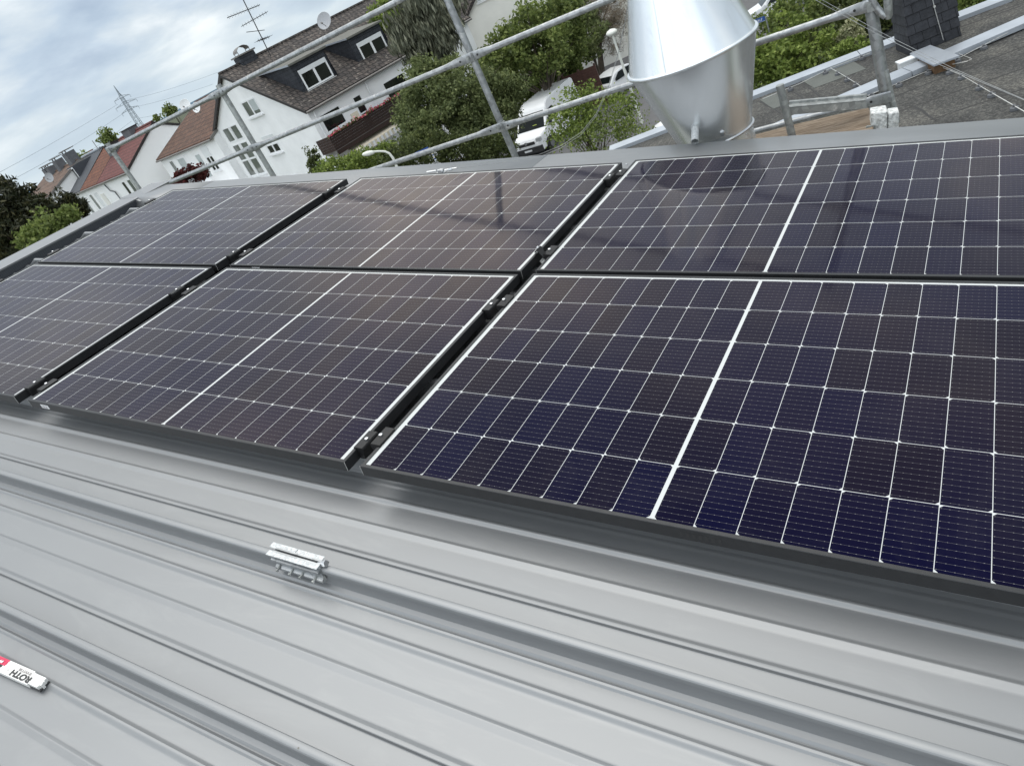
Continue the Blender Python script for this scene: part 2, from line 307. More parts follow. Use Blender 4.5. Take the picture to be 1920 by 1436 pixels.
M = dict(
    roof=roof_metal(), cells=cell_mat(),
    black=mat('black_anodised', (0.013, 0.013, 0.014), 0.5, 0.3, 0.2, 60),
    blackframe=mat('panel_frame_black', (0.030, 0.031, 0.033), 0.40, 0.35, 0.12, 30, 0.03, 200),
    steel=mat('bright_steel', (0.62, 0.63, 0.64), 0.28, 0.95, 0.1, 20),
    zinc=galv('zinc_clamp', (0.50, 0.52, 0.53), 0.5, 0.4, 0.12, 220),
    galv=galv(), galvdark=galv('galvanised_worn', (0.33, 0.345, 0.34), 0.5, 0.6, 0.7),
    cowl=None,
    white=mat('white_paint', (0.78, 0.79, 0.80), 0.5, 0, 0.03, 2),
    plaster=mat('white_render', (0.86, 0.865, 0.87), 0.9, 0, 0.055, 0.9, 0.25, 60),
    plaster2=mat('cream_render', (0.76, 0.75, 0.70), 0.9, 0, 0.06, 0.8, 0.25, 60),
    sidewhite=mat('white_render_clean', (0.87, 0.875, 0.875), 0.9, 0, 0.02, 0.5, 0.2, 60),
    yellow=mat('yellow_render', (0.72, 0.62, 0.38), 0.9, 0, 0.04, 1), pink=mat('pink_render', (0.45, 0.22, 0.20), 0.9, 0, 0.05, 1),
    pvc=mat('window_pvc', (0.82, 0.83, 0.84), 0.35, 0, 0.02, 3),
    pane=mat('window_pane', (0.012, 0.014, 0.014), 0.05, 0, 0.3, 1.5, 0.02, 2, 0.6),
    panegrey=mat('curtained_pane', (0.13, 0.145, 0.13), 0.08, 0, 0.35, 1.2, 0.02, 2, 0.6),
    shutter=mat('shutter_slats', (0.72, 0.74, 0.75), 0.5, 0, 0.03, 3),
    curtain=mat('grey_blind', (0.42, 0.46, 0.46), 0.5, 0, 0.1, 3, 0, 1, 0.6),
    tilebrown=tile_mat('brown_roof_tiles', (0.082, 0.068, 0.060), (0.043, 0.038, 0.037), (0.015, 0.014, 0.014), 0.32, 0.40, zk=2.24, gap=.045, patch=(0.34, 0.31, 0.27)),
    tilebrown2=tile_mat('red_brown_roof_tiles', (0.130, 0.070, 0.048), (0.085, 0.048, 0.035), (0.028, 0.018, 0.015), 0.32, 0.40, zk=2.0, patch=(0.20, 0.14, 0.10)),
    tilered=tile_mat('wine_red_roof_tiles', (0.150, 0.055, 0.050), (0.130, 0.048, 0.045), (0.055, 0.024, 0.022), 0.30, 0.36, zk=2.0),
    tileorange=tile_mat('orange_roof_tiles', (0.18, 0.072, 0.042), (0.115, 0.048, 0.032), (0.05, 0.024, 0.018), 0.30, 0.36, zk=2.0, patch=(0.13, 0.06, 0.04)),
    tilefar=tile_mat('faded_roof_tiles', (0.15, 0.095, 0.07), (0.11, 0.075, 0.058), (0.05, 0.036, 0.03), 0.4, 0.5, zk=2.0, patch=(0.26, 0.22, 0.19)),
    slate=tile_mat('slate_shingles', (0.030, 0.034, 0.042), (0.042, 0.046, 0.055), (0.008, 0.008, 0.010), 0.25, 0.20, ax=('xy', 'z'), gap=0.012, rough=0.55, bump=0.5),
    slatebig=tile_mat('slate_cladding', (0.032, 0.034, 0.040), (0.040, 0.042, 0.049), (0.008, 0.008, 0.010), 0.21, 0.16, ax=('xy', 'z'), gap=0.005, rough=0.55, bump=0.6),
    slateroof=mat('smooth_slate_roof', (0.045, 0.050, 0.060), 0.6, 0, 0.15, 2, 0.2, 30),
    darkwood=mat('dark_brown_timber', (0.030, 0.014, 0.010), 0.6, 0, 0.35, 8, 0.3, 40),
    trim=mat('dark_verge_trim', (0.022, 0.018, 0.017), 0.6, 0, 0.2, 5),
    gutter=mat('grey_gutter', (0.20, 0.19, 0.18), 0.5, 0.3, 0.15, 5),
    chimney=mat('grey_chimney', (0.11, 0.115, 0.125), 0.8, 0, 0.15, 4, 0.3, 20),
    bitumen=None,
    capping=mat('zinc_capping', (0.40, 0.435, 0.48), 0.42, 0.45, 0.08, 3, rvar=0.08),
    asphalt=mat('asphalt', (0.105, 0.105, 0.108), 0.9, 0, 0.18, 3, 0.4, 200, coord='Object'),
    paving=mat('paving', (0.20, 0.19, 0.18), 0.9, 0, 0.15, 2, 0.3, 50),
    soil=mat('garden_ground', (0.045, 0.055, 0.022), 0.95, 0, 0.4, 0.6, 0.5, 5),
    hill=mat('hazed_far_hill', (0.13, 0.19, 0.24), 1.0, 0, 0.1, 0.01),  # blue of the distance haze painted into the hill colour
    bark=mat('bark', (0.075, 0.060, 0.046), 0.95, 0, 0.35, 6, 0.6, 20),
    carwhite=mat('white_car_paint', (0.80, 0.81, 0.82), 0.22, 0, 0.01, 2, 0, 1, 0.6),
    cargrey=mat('grey_car_paint', (0.13, 0.135, 0.145), 0.22, 0.4, 0.02, 2, 0, 1, 0.6),
    carglass=mat('car_glass', (0.010, 0.013, 0.013), 0.05, 0, 0.4, 2, 0, 1, 0.12),
    tyre=mat('tyre_rubber', (0.018, 0.018, 0.018), 0.85, 0, 0.2, 8), rim=mat('wheel_rim', (0.35, 0.36, 0.37), 0.35, 0.8, 0.1, 5),
    plastic=mat('black_plastic', (0.022, 0.022, 0.023), 0.5, 0, 0.2, 8),
    lampglass=mat('clear_lens', (0.55, 0.57, 0.58), 0.12, 0.3, 0.1, 8),
    pylon=mat('hazed_pylon_steel', (0.30, 0.34, 0.38), 0.7, 0.2, 0.1, 0.1),  # distance haze put into the colour: steel faded to a light grey
    wire=mat('conductor_wire', (0.25, 0.28, 0.32), 0.6, 0.3, 0.1, 0.1),
    rope=mat('steel_rope', (0.33, 0.34, 0.34), 0.45, 0.7, 0.2, 60),
    alu=mat('aluminium_wire', (0.62, 0.62, 0.60), 0.45, 0.6, 0.15, 30),
    plank=None, blue=mat('blue_sign', (0.020, 0.075, 0.30), 0.4, 0, 0.05, 5), signwhite=mat('sign_lettering', (0.75, 0.76, 0.77), 0.5, 0, 0.02, 5),
    lampwhite=mat('lamp_cream', (0.70, 0.71, 0.66), 0.45, 0, 0.05, 4),
    rulerwhite=mat('ruler_white', (0.82, 0.82, 0.80), 0.55, 0, 0.03, 60), rulerred=mat('ruler_red', (0.62, 0.035, 0.10), 0.5, 0, 0.06, 60),
    print_=mat('black_print', (0.035, 0.035, 0.037), 0.6, 0, 0.1, 60), printgrey=mat('grey_print', (0.30, 0.27, 0.27), 0.6, 0, 0.1, 60),
    awnA=mat('awning_cloth', (0.66, 0.60, 0.48), 0.9, 0, 0.05, 4), fencebrown=mat('red_brown_fence', (0.075, 0.035, 0.027), 0.8, 0, 0.25, 6, 0.3, 20),
    flowerpink=leaf_mat('pink_blossom', [(0.0, (0.34, 0.02, 0.06)), (0.35, (0.45, 0.07, 0.14)), (0.5, (0.60, 0.36, 0.40)), (0.6, (0.05, 0.08, 0.02)), (1.0, (0.07, 0.11, 0.03))]),
    dish=mat('dish_grey', (0.36, 0.37, 0.39), 0.5, 0.1, 0.05, 3), patchgrey=mat('green_grey_felt', (0.105, 0.113, 0.104), 0.9, 0, 0.08, 4, 0.3, 150),
    lfOlive=leaf_mat('olive_leaves', [(0.0, (0.048, 0.064, 0.026)), (0.6, (0.106, 0.132, 0.056)), (1.0, (0.185, 0.212, 0.100))]),
    lfMaple=leaf_mat('maple_leaves', [(0.0, (0.046, 0.066, 0.020)), (0.6, (0.105, 0.140, 0.042)), (1.0, (0.190, 0.225, 0.080))]),
    lfDark=leaf_mat('dark_leaves', [(0.0, (0.026, 0.036, 0.013)), (0.6, (0.060, 0.078, 0.028)), (1.0, (0.110, 0.130, 0.050))]),
    lfBright=leaf_mat('fresh_leaves', [(0.0, (0.060, 0.088, 0.020)), (0.6, (0.125, 0.170, 0.042)), (1.0, (0.22, 0.27, 0.08))]),
    lfSpruce=leaf_mat('spruce_needles', [(0.0, (0.040, 0.046, 0.032)), (0.6, (0.105, 0.112, 0.084)), (1.0, (0.20, 0.205, 0.16))], 0.1),
    lfConifer=leaf_mat('conifer_needles', [(0.0, (0.008, 0.011, 0.005)), (0.65, (0.020, 0.024, 0.010)), (1.0, (0.055, 0.052, 0.022))], 0.1),
    lfRed=leaf_mat('red_leaves', [(0.0, (0.020, 0.006, 0.006)), (0.6, (0.06, 0.016, 0.016)), (1.0, (0.11, 0.03, 0.03))]),
    lfDry=leaf_mat('dry_twigs', [(0.0, (0.07, 0.055, 0.040)), (0.7, (0.13, 0.105, 0.080)), (1.0, (0.22, 0.19, 0.15))], 0.1),
    lfPale=leaf_mat('pale_blossom_leaves', [(0.0, (0.10, 0.12, 0.06)), (0.6, (0.24, 0.25, 0.15)), (1.0, (0.45, 0.44, 0.33))]),
)
def cowl_mat():
    m = mat('galvanised_sheet', (0.80, 0.83, 0.85), 0.34, 0.85, 0.03, 3); nt = m.node_tree; b = nt.nodes['Principled BSDF']
    tc = N(nt, 'ShaderNodeTexCoord'); vo = N(nt, 'ShaderNodeTexVoronoi'); vo.inputs['Scale'].default_value = 160; nt.links.new(tc.outputs['Object'], vo.inputs['Vector'])
    rs = N(nt, 'ShaderNodeSeparateColor'); nt.links.new(vo.outputs['Color'], rs.inputs[0])
    b.inputs['Roughness'].default_value = 0.27; w1 = noise(nt, tc.outputs['Object'], 3.2, 3, 0.5); bp = N(nt, 'ShaderNodeBump'); bp.inputs['Strength'].default_value = 0.10; bp.inputs['Distance'].default_value = 0.02; nt.links.new(w1, bp.inputs['Height']); nt.links.new(bp.outputs[0], b.inputs['Normal'])
    mp = N(nt, 'ShaderNodeMapping'); mp.inputs['Scale'].default_value = (9, 9, 1.2); nt.links.new(tc.outputs['Object'], mp.inputs[0])
    f = noise(nt, mp.outputs[0], 3.0, 6, 0.7, 0.6); old = b.inputs['Base Color'].links[0].from_socket
    nt.links.new(mixc(nt, ramp(nt, f, [(0.55, (0, 0, 0)), (0.8, (0.5, 0.5, 0.5))]), old, (0.62, 0.63, 0.64)), b.inputs['Base Color']); return m
M['cowl'] = cowl_mat()
def bitumen_mat():
    m = mat('mineral_felt', (0.085, 0.085, 0.080), 0.95); nt = m.node_tree; b = nt.nodes['Principled BSDF']; tc = N(nt, 'ShaderNodeTexCoord'); v = tc.outputs['Object']
    f = noise(nt, v, 28, 4, 0.8); f2 = noise(nt, v, 1.6, 5, 0.6); f3 = noise(nt, v, 5, 6, 0.75, 0, (5, 5, 5))
    c = ramp(nt, f, [(0.36, (0.022, 0.022, 0.022)), (0.5, (0.050, 0.050, 0.048)), (0.64, (0.125, 0.123, 0.115))])
    c = mixc(nt, 0.9, c, ramp(nt, f2, [(0.32, (0.55, 0.55, 0.56)), (0.52, (1.0, 1.0, 0.98)), (0.68, (1.55, 1.5, 1.4))]), 'MULTIPLY')
    c = mixc(nt, ramp(nt, f3, [(0.62, (0, 0, 0)), (0.74, (0.6, 0.6, 0.6))]), c, (0.10, 0.088, 0.074))
    nt.links.new(c, b.inputs['Base Color'])
    bp = N(nt, 'ShaderNodeBump'); bp.inputs['Strength'].default_value = 0.6; bp.inputs['Distance'].default_value = 0.01; nt.links.new(f, bp.inputs['Height']); nt.links.new(bp.outputs[0], b.inputs['Normal']); return m
M['bitumen'] = bitumen_mat()
def plank_mat():
    m = mat('weathered_plywood', (0.20, 0.15, 0.10), 0.9); nt = m.node_tree; b = nt.nodes['Principled BSDF']; tc = N(nt, 'ShaderNodeTexCoord')
    mp = N(nt, 'ShaderNodeMapping'); mp.inputs['Scale'].default_value = (4, 30, 4); nt.links.new(tc.outputs['Object'], mp.inputs[0])
    f = noise(nt, mp.outputs[0], 2.0, 7, 0.75, 0.8)
    nt.links.new(ramp(nt, f, [(0.3, (0.07, 0.048, 0.03)), (0.46, (0.17, 0.125, 0.085)), (0.60, (0.27, 0.215, 0.16)), (0.75, (0.42, 0.36, 0.29))]), b.inputs['Base Color']); return m
M['plank'] = plank_mat()
def perf_mat():
    m = mat('perforated_strip', (0.10, 0.11, 0.12), 0.45, 0.5); nt = m.node_tree; b = nt.nodes['Principled BSDF']; tc = N(nt, 'ShaderNodeTexCoord')
    s = N(nt, 'ShaderNodeSeparateXYZ'); nt.links.new(tc.outputs['Object'], s.inputs[0]); P = 0.008
    row = math_(nt, 'FLOOR', math_(nt, 'DIVIDE', s.outputs[2], P)); odd = math_(nt, 'MULTIPLY', math_(nt, 'MODULO', math_(nt, 'ADD', row, 100.0), 2.0), P/2)
    a = math_(nt, 'SUBTRACT', math_(nt, 'MODULO', math_(nt, 'ADD', math_(nt, 'ADD', s.outputs[1], odd), 40.0), P), P/2); c = math_(nt, 'SUBTRACT', math_(nt, 'MODULO', math_(nt, 'ADD', s.outputs[2], 40.0), P), P/2)
    d = math_(nt, 'LESS_THAN', math_(nt, 'ADD', math_(nt, 'MULTIPLY', a, a), math_(nt, 'MULTIPLY', c, c)), (P*0.34)**2)
    nt.links.new(mixc(nt, d, (0.105, 0.115, 0.13), (0.004, 0.004, 0.005)), b.inputs['Base Color']); return m
M['perf'] = perf_mat()

# ------------------------------------------------------------------ ground, streets, hills
def plane_grid(name, lo, hi, z, mt, kind='structure'):
    mb = MB(); mb.quad((lo[0], lo[1], z), (hi[0], lo[1], z), (hi[0], hi[1], z), (lo[0], hi[1], z)); return tag(mb.build(name, mt), kind=kind)
plane_grid('ground', (-4000, -1500), (3000, 4000), GZ, M['soil'])
mb = MB(); mb.quad((-26.5, 5, GZ+.004), (-9.0, 5, GZ+.004), (-6.0, 75, GZ+.004), (-23.5, 75, GZ+.004)); tag(mb.build('road', M['asphalt']), kind='structure')
mb = MB(); mb.b2((-29.0, 5, GZ), (-26.6, 30, GZ+.12)); tag(mb.build('pavement', M['paving']), kind='structure')
rng = random.Random(5)
mb = MB()
prev = None
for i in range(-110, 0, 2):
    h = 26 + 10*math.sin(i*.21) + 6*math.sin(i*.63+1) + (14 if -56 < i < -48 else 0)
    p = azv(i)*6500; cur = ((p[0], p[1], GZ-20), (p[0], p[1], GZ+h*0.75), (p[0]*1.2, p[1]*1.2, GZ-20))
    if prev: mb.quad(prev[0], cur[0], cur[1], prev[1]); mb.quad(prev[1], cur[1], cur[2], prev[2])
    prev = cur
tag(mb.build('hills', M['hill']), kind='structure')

# ------------------------------------------------------------------ the metal roof we stand on
XL, XR, YN, YF, HR = -2.29, 5.4, -2.71, 2.30, -0.120
roof = thing('metal_roof_building', 'light grey standing seam metal roof building under the solar panels', 'building', roof_m())
def seam_prof(ridge):
    P = []                                                  # (y, z) along one 0.4 m sheet, seam at y = 0, y running away
    bead = [(-.0088, .0455), (-.0105, .0480), (-.0110, .0560), (-.0104, .0595), (-.0085, .0622), (-.0055, .0638), (-.0015, .0645), (.0030, .0645), (.0070, .0635), (.0095, .0608), (.0108, .0570), (.0106, .0500), (.0085, .0460)]
    P += [(-.050, 0), (-.046, 0), (-.0415, .0020*ridge), (-.0365, .0025*ridge), (-.030, .0006), (-.027, .0006), (-.0215, .0026*ridge), (-.0165, .0030*ridge), (-.0095, .0085), (-.0050, .022), (-.0042, .044)]
    P += [(y, z) for y, z in bead]
    P += [(.0042, .044), (.0052, .012), (.012, .0012), (.022, 0), (.026, 0)]
    P += [(.089, 0), (.0920, 0), (.0935, .0008), (.0960, .0068), (.0975, .0076), (.1045, .0080), (.1065, .0074), (.1150, .0010), (.1180, 0), (.122, 0)]
    P += [(.183, 0), (.187, 0), (.1905, .0006), (.2020, .0050), (.2045, .0054), (.2065, .0050), (.2130, .0008), (.215, 0), (.219, 0)]
    P += [(.280, 0), (.287, 0), (.2890, .0005), (.2920, .0020), (.2955, .0046), (.2985, .0064), (.3010, .0069), (.3045, .0065), (.3120, .0008), (.315, 0), (.319, 0)]
    return P
mb = MB(); prof = []
y0 = -2.71
while y0 < 2.2:
    prof += [(y0 + y, z) for y, z in seam_prof(2.1 if y0 < -.1 else 1.0)]; y0 += 0.4
prof = [(YN-.35, 0)] + prof + [(YF, 0)]
n = len(prof); V = [(x, y, HR+z*(k if z > .012 else 1)) for x, k in ((XL, .16), (-2.235, .18), (-2.13, 1), (XR, 1)) for y, z in prof]   # the seams are hammered flat where they meet the vent strip
mb.add(V, [(r*n+i, r*n+i+1, (r+1)*n+i+1, (r+1)*n+i) for r in range(3) for i in range(n-1)])
mb.build('roof_sheet', M['roof'], roof, smooth=24, recalc=False)
# verge capping along the far edge, in four lengths with lapped joints
yo = lambda x: 2.575 + 0.028*(x+1.5)
HC = -0.053
js = [-2.515, -1.703, 1.12, 3.9, XR]
for a, b in zip(js[:-1], js[1:]):
    mb = MB(); g = 0.0015
    sec = lambda x: [(x, 2.24, HR+.002), (x, 2.285, HC-.004), (x, 2.30, HC), (x, yo(x), HC-.010), (x, yo(x)+.004, HC-.012), (x, yo(x)+.004, HC-.16)]
    S0, S1 = sec(a+g), sec(b-g); k = len(S0)
    mb.add(S0+S1, [(i, i+1, k+i+1, k+i) for i in range(k-1)])
    o = mb.build('verge_capping', M['roof'], roof, smooth=20, recalc=False)
    sol = o.modifiers.new('thick', 'SOLIDIFY'); sol.thickness = 0.002; sol.offset = -1
# capping and perforated vent strip at the high end
for a, b in ((-3.0, .55), (.55, 1.755), (1.755, 2.60)):
    mb = MB(); g = .0012
    S = lambda y: [(XL, y, HC-.012), (XL+.006, y, HC), (-2.515, y, HC-.006), (-2.519, y, HC-.16)]
    S0, S1 = S(a+g), S(b-g)
    mb.add(S0+S1, [(i, i+1, 5+i, 4+i) for i in range(3)]); o = mb.build('ridge_capping', M['roof'], roof, recalc=False)
    sol = o.modifiers.new('thick', 'SOLIDIFY'); sol.thickness = 0.002; sol.offset = 0
mb = MB(); mb.b2((XL-.012, -3.0, HR), (XL-.002, 2.27, HC-.013)); mb.build('vent_strip', M['perf'], roof)
mb = MB()
for y in np.arange(-2.8, 2.3, .21): mb.lathe([(0, .0035), (.004, .003), (.006, 0)], 8, (0, 0, 0))
mb = MB()                                                   # corner upstand where both cappings meet
mb.prism([(XL-.02, 2.26, HC+.002), (XL+.05, 2.26, HC-.02), (XL+.05, 2.26, HR+.003), (XL-.02, 2.26, HR+.003)], (0, .05, 0)); mb.build('corner_piece', M['roof'], roof)
mb = MB(); mb.b2((-2.51, -3.05, GZ/0.98+.4), (XR, 2.55, -.6)); mb.build('wall', M['plaster2'], roof)

# rivets and loose screws on the capping
for u, v, l in ((1.699, 2.40, 'small screw head on the grey capping beside the gap between two panels'), (0.93, 2.345, 'small bright screw on the grey capping behind the middle panel')):
    mb = MB(); mb.lathe([(.0, .005), (.005, .004), (.0065, 0)], 10); tag(mb.build('screw', M['steel'], mw=roof_m(u, v, HC+.001), smooth=40), l, 'screw')

# ------------------------------------------------------------------ solar panels
PL, PWD, TH = 1.722, 1.134, 0.035
cols = {0: (-1.8402, -.010, .0039, .0053), 1: (0, 0, 0, 0), 2: (1.7995, .0139, .0055, -.0148)}
def panel_m(c, row):
    x, z, a, y = cols[c]
    ca, sa = math.cos(a), math.sin(a)
    ux = WM @ np.array([ca, 0, sa]); uz = WM @ np.array([-sa, 0, ca]); uy = WM[:, 1]
    return frame(WM @ np.array([x, y + row*(PWD + .0246), z]), ux, uy, uz)
def make_panel(label, mw):
    t = thing('solar_panel', label, 'solar panel', mw, 'solar panels mounted on the metal roof')
    mb = MB(); L, W_, T, lip = PL, PWD, TH, 0.011
    # frame as four mitred hollow rails: outer wall, top lip and inner edge
    O = [(0, 0), (L, 0), (L, W_), (0, W_)]; I = [(lip, lip), (L-lip, lip), (L-lip, W_-lip), (lip, W_-lip)]; c = .0012
    O2 = [(c, c), (L-c, c), (L-c, W_-c), (c, W_-c)]
    ring = lambda P, z: [(p[0], p[1], z) for p in P]
    V = ring(O, -T) + ring(O, -c) + ring(O2, 0) + ring(I, 0) + ring(I, -.0042)
    F = [(k*4+i, k*4+(i+1) % 4, k*4+4+(i+1) % 4, k*4+4+i) for k in range(4) for i in range(4)]
    mb.add(V, F)
    b_ = .028; I2 = [(b_, b_), (L-b_, b_), (L-b_, W_-b_), (b_, W_-b_)]
    V = ring(O, -T) + ring(I2, -T) + ring(I2, -T+.002); mb.add(V, [(k*4+i, k*4+(i+1) % 4, k*4+4+(i+1) % 4, k*4+4+i) for k in range(2) for i in range(4)])
    for p in ((0, 0), (L, 0)):                              # bare aluminium at the cut corners
        mb.b2((p[0]-.0006, -.0006, -T+.001), (p[0]+.0006, .0006, -.001), 1)
    mb.build('frame', [M['blackframe'], M['alu']], t)
    mb = MB(); mb.b2((.008, .008, -.0085), (L-.008, W_-.008, -.0026)); mb.build('glass', M['cells'], t)
    return t
row_n = {1: 'upper row', 0: 'front row'}
PLAB = {(0, 1): 'solar panel in the far row, next to the perforated ridge strip', (1, 1): 'solar panel in the far row, the one carrying the narrow reflection of a scaffold pole',
        (2, 1): 'solar panel in the far row directly in front of the galvanised chimney cowl', (0, 0): 'solar panel in the near row cut off by the left edge of the photo',
        (1, 0): 'solar panel in the near row with a small white sticker on its front frame', (2, 0): 'large dark blue solar panel in the near row, closest to the viewer'}
for k in ((1, 0), (0, 0), (2, 0), (0, 1), (1, 1), (2, 1)):
    t = make_panel(PLAB[k], panel_m(*k))
    if k[0] == 1:
        x0 = .085 if k[1] == 0 else .16
        mb = MB(); mb.b2((x0, -.0012, -.027), (x0+.055, -.0002, -.010), 0)
        for i in range(7): mb.b2((x0+.006+i*.0062, -.0016, -.024), (x0+.006+i*.0062+.0015+.001*(i % 3), -.0012, -.014), 1)
        mb.build('sticker', [M['signwhite'], M['printgrey']], t)
    if k == (2, 0):
        mb = MB()                                           # faint embossed marks on the front rail
        for i in range(7): mb.b2((.93+i*.014, -.0005, -.026), (.938+i*.014, 0.0002, -.012))
        mb.build('stamped_mark', M['plastic'], t); mb = MB()
        for i in range(4): mb.b2((1.59+i*.013, -.0005, -.026), (1.596+i*.013, .0002, -.012))
        mb.build('stamped_mark', M['plastic'], t)

# ------------------------------------------------------------------ panel clamps on the seams
def make_clamp(mw, label):                                  # local x points away from the panel edge, y along the edge
    t = thing('panel_clamp', label, 'clamp', mw, 'black end clamps between the panels')
    mb = MB(); L = .040
    mb.prism([(-.010, -L, .001), (-.010, -L, .005), (.006, -L, .0065), (.024, -L, .0065), (.027, -L, .002), (.027, -L, -.012), (.022, -L, -.014), (.022, -L, -.036), (.002, -L, -.036), (.002, -L, .001)], (0, 2*L, 0))
    mb.build('clamp_body', M['black'], t, bevel=.0008)
    mb = MB(); mb.lathe([(0, .0135), (.0045, .0135), (.0065, .012), (.0068, .0066)], 12, (.013, 0, 0)); mb.build('bolt', M['steel'], t, smooth=40)
    mb = MB(); mb.b2((-.02, -.018, -.062), (.036, -.0125, -.037)); mb.b2((-.02, .0125, -.062), (.036, .018, -.037)); mb.b2((-.02, -.018, -.044), (.036, .018, -.0365)); mb.build('seam_base', M['alu'], t)
    return t
gapx = [(cols[0][0]+PL, cols[1][0], 'left gap'), (PL, cols[2][0], 'right gap')]
ynm = {2.10: 'at its far end', 1.29: 'just beyond the row joint', .89: 'just before the row joint', .10: 'at its near end'}
proto = None
def place_clamp(u, v, h, flip, label, rot=None):
    global proto
    s = -1 if flip else 1
    X, Y, Z = WM[:, 0]*s, WM[:, 1]*s, WM[:, 2]
    mw = frame(roofpt(u, v, h), X, Y, Z)
    if rot is not None: mw = mw @ rot
    if proto is None: proto = make_clamp(mw, label)
    else: dup(proto, mw, label)
for gi, (ga, gb, nm) in enumerate(gapx):
    for v in (2.10, 1.29, .89, .10):
        rot = None
        if gi == 1 and v == 1.29: rot = Matrix.Translation((.012, .0, .020)) @ Matrix.Rotation(R_(-38), 4, 'Y') @ Matrix.Rotation(R_(38), 4, 'Z')
        place_clamp(ga, v, cols[gi][1]+(.0065 if gi == 0 else 0), False, 'black clamp on the left side of the panels\' %s, %s' % (nm, ynm[v]) if rot is None else 'loose black clamp standing tilted in the right gap between the panels', rot)
        place_clamp(gb, v + (.012 if gi else .0), cols[gi+1][1], True, 'black clamp on the right side of the panels\' %s, %s' % (nm, ynm[v]))
for v, nm in ((2.09, 'nearest the roof corner'), (1.29, 'at the lower end of the far row'), (.89, 'at the left edge of the near row')):
    place_clamp(cols[0][0], v, cols[0][1], True, 'black clamp on the leftmost panel edge, %s' % nm)

# ------------------------------------------------------------------ bright seam clamp pair left on the bare seam
YS = -.31
sc_ = thing('seam_clamp', 'pair of bright aluminium seam clamps screwed on a bare roof seam', 'clamp', roof_m(1.69, YS, HR))
for side in (-1, 1):
    for k, (a, b) in enumerate(((0, .094), (.0955, .19)) if side == 1 else ((0, .185),)):
        mb = MB(); dx = -.010 if side == 1 else .0
        mb.b2((a+dx, side*.0125-.0085 if side == 1 else -.0215, .0858), (b+dx, side*.0125+.0085 if side == 1 else -.0045, .0878))
        mb.build('flange', M['zinc'], sc_, bevel=.0006)
    mb = MB()
    mb.prism([(.012, side*.003, .088), (.012, side*.008, .088), (.012, side*.010, .074), (.012, side*.022, .070), (.012, side*.022, .063), (.012, side*.012, .060), (.012, side*.014, .040), (.012, side*.022, .036), (.012, side*.022, .028), (.012, side*.0075, .026), (.012, side*.0072, .060), (.012, side*.003, .072)], (.172, 0, 0))
    mb.build('clamp_jaw', M['galv'], sc_)
for x in (.028, .075, .113, .160):
    mb = MB(); mb.tube((x, -.014, .040), (x, -.030, .037), .003, n=8); mb.tube((x, -.0295, .0371), (x, -.033, .0365), .005, n=6); mb.build('bolt', M['galvdark'], sc_, smooth=40)
mb = MB(); mb.tube((.172, .0, .078), (.192, .004, .083), .008, n=10); mb.tube((.190, .0035, .0825), (.196, .005, .084), .010, n=6); mb.build('bolt', M['steel'], sc_, smooth=40)

sc_.scale = (1, 1, .88)
# ------------------------------------------------------------------ folding ruler
rl = thing('folding_ruler', 'white and red folding ruler with black lettering lying across a roof rib', 'ruler', roof_m(1.095, -.8443, HR+.0062) @ Matrix.Rotation(R_(2.3), 4, 'Z'))
ends = [.190, .197, .212, .233, .236, .238, .238, .237, .196, .188]      # right-hand ends of the ten slats
mbw, mbr, mbk = MB(), MB(), MB()
for i, e in enumerate(ends):
    y = i*.00345; z = .0005*((i*7) % 3)
    e = (.193, .232, .234, .238, .238, .236, .236, .234, .233, .180)[i]
    red = .066 if i >= 5 else 0
    if red: mbr.b2((-.01, y, 0), (red, y+.0031, .0152+z))
    blk = .058 if i in (3, 4) else 0
    if blk: mbk.b2((-.01, y, 0), (blk, y+.0031, .0151+z))
    mbw.b2((max(red, blk, -.01)+.0002, y, 0), (e, y+.0031, .0150+z))
    if i in (2, 4, 6): mb = MB(); mb.b2((e-.024, y+.0030, .013), (e-.001, y+.0034, .0153)); mb.build('metal_hinge', M['print_'], rl)
mb = MB(); mb.b2((.195, .001, .0003), (.2372, .0300, .0050)); mb.build('end_plate', M['print_'], rl)
mbw.build('white_slats', M['rulerwhite'], rl, bevel=.0003); mbr.build('red_slats', M['rulerred'], rl); mbk.build('black_slats', M['print_'], rl)
def text(s, size, mt, parent, loc, rz=math.pi, name='lettering', ext=.0002, sx=1.0, mwz=0.0, bold=0.0):
    cu = bpy.data.curves.new('t', 'FONT'); cu.body = s; cu.size = size; cu.extrude = ext; cu.offset = bold; cu.align_x = 'CENTER'; cu.align_y = 'CENTER'
    ob = bpy.data.objects.new('t', cu); col.objects.link(ob); bpy.context.view_layer.update()
    me = bpy.data.meshes.new_from_object(ob.evaluated_get(bpy.context.evaluated_depsgraph_get())); bpy.data.objects.remove(ob); bpy.data.curves.remove(cu)
    me.materials.clear(); me.materials.append(mt); me.name = name
    o = bpy.data.objects.new(name, me); col.objects.link(o); o.parent = parent; o.location = loc; o.rotation_euler = (0, 0, rz); o.scale = (sx, 1, 1); return o
text('ROTH', .0215, M['print_'], rl, (.150, .0115, .0164), sx=1.45, bold=.0009)
text('RWITIII', .0105, M['printgrey'], rl, (.150, .0245, .0164), sx=1.6)
text('H', .006, M['printgrey'], rl, (.092, .011, .0164), rz=math.pi*.5, sx=1)
text('R', .008, M['signwhite'], rl, (.040, .024, .0169), sx=3.2, bold=.001); text('W', .007, M['signwhite'], rl, (.036, .012, .0166), sx=2.6, bold=.0006)

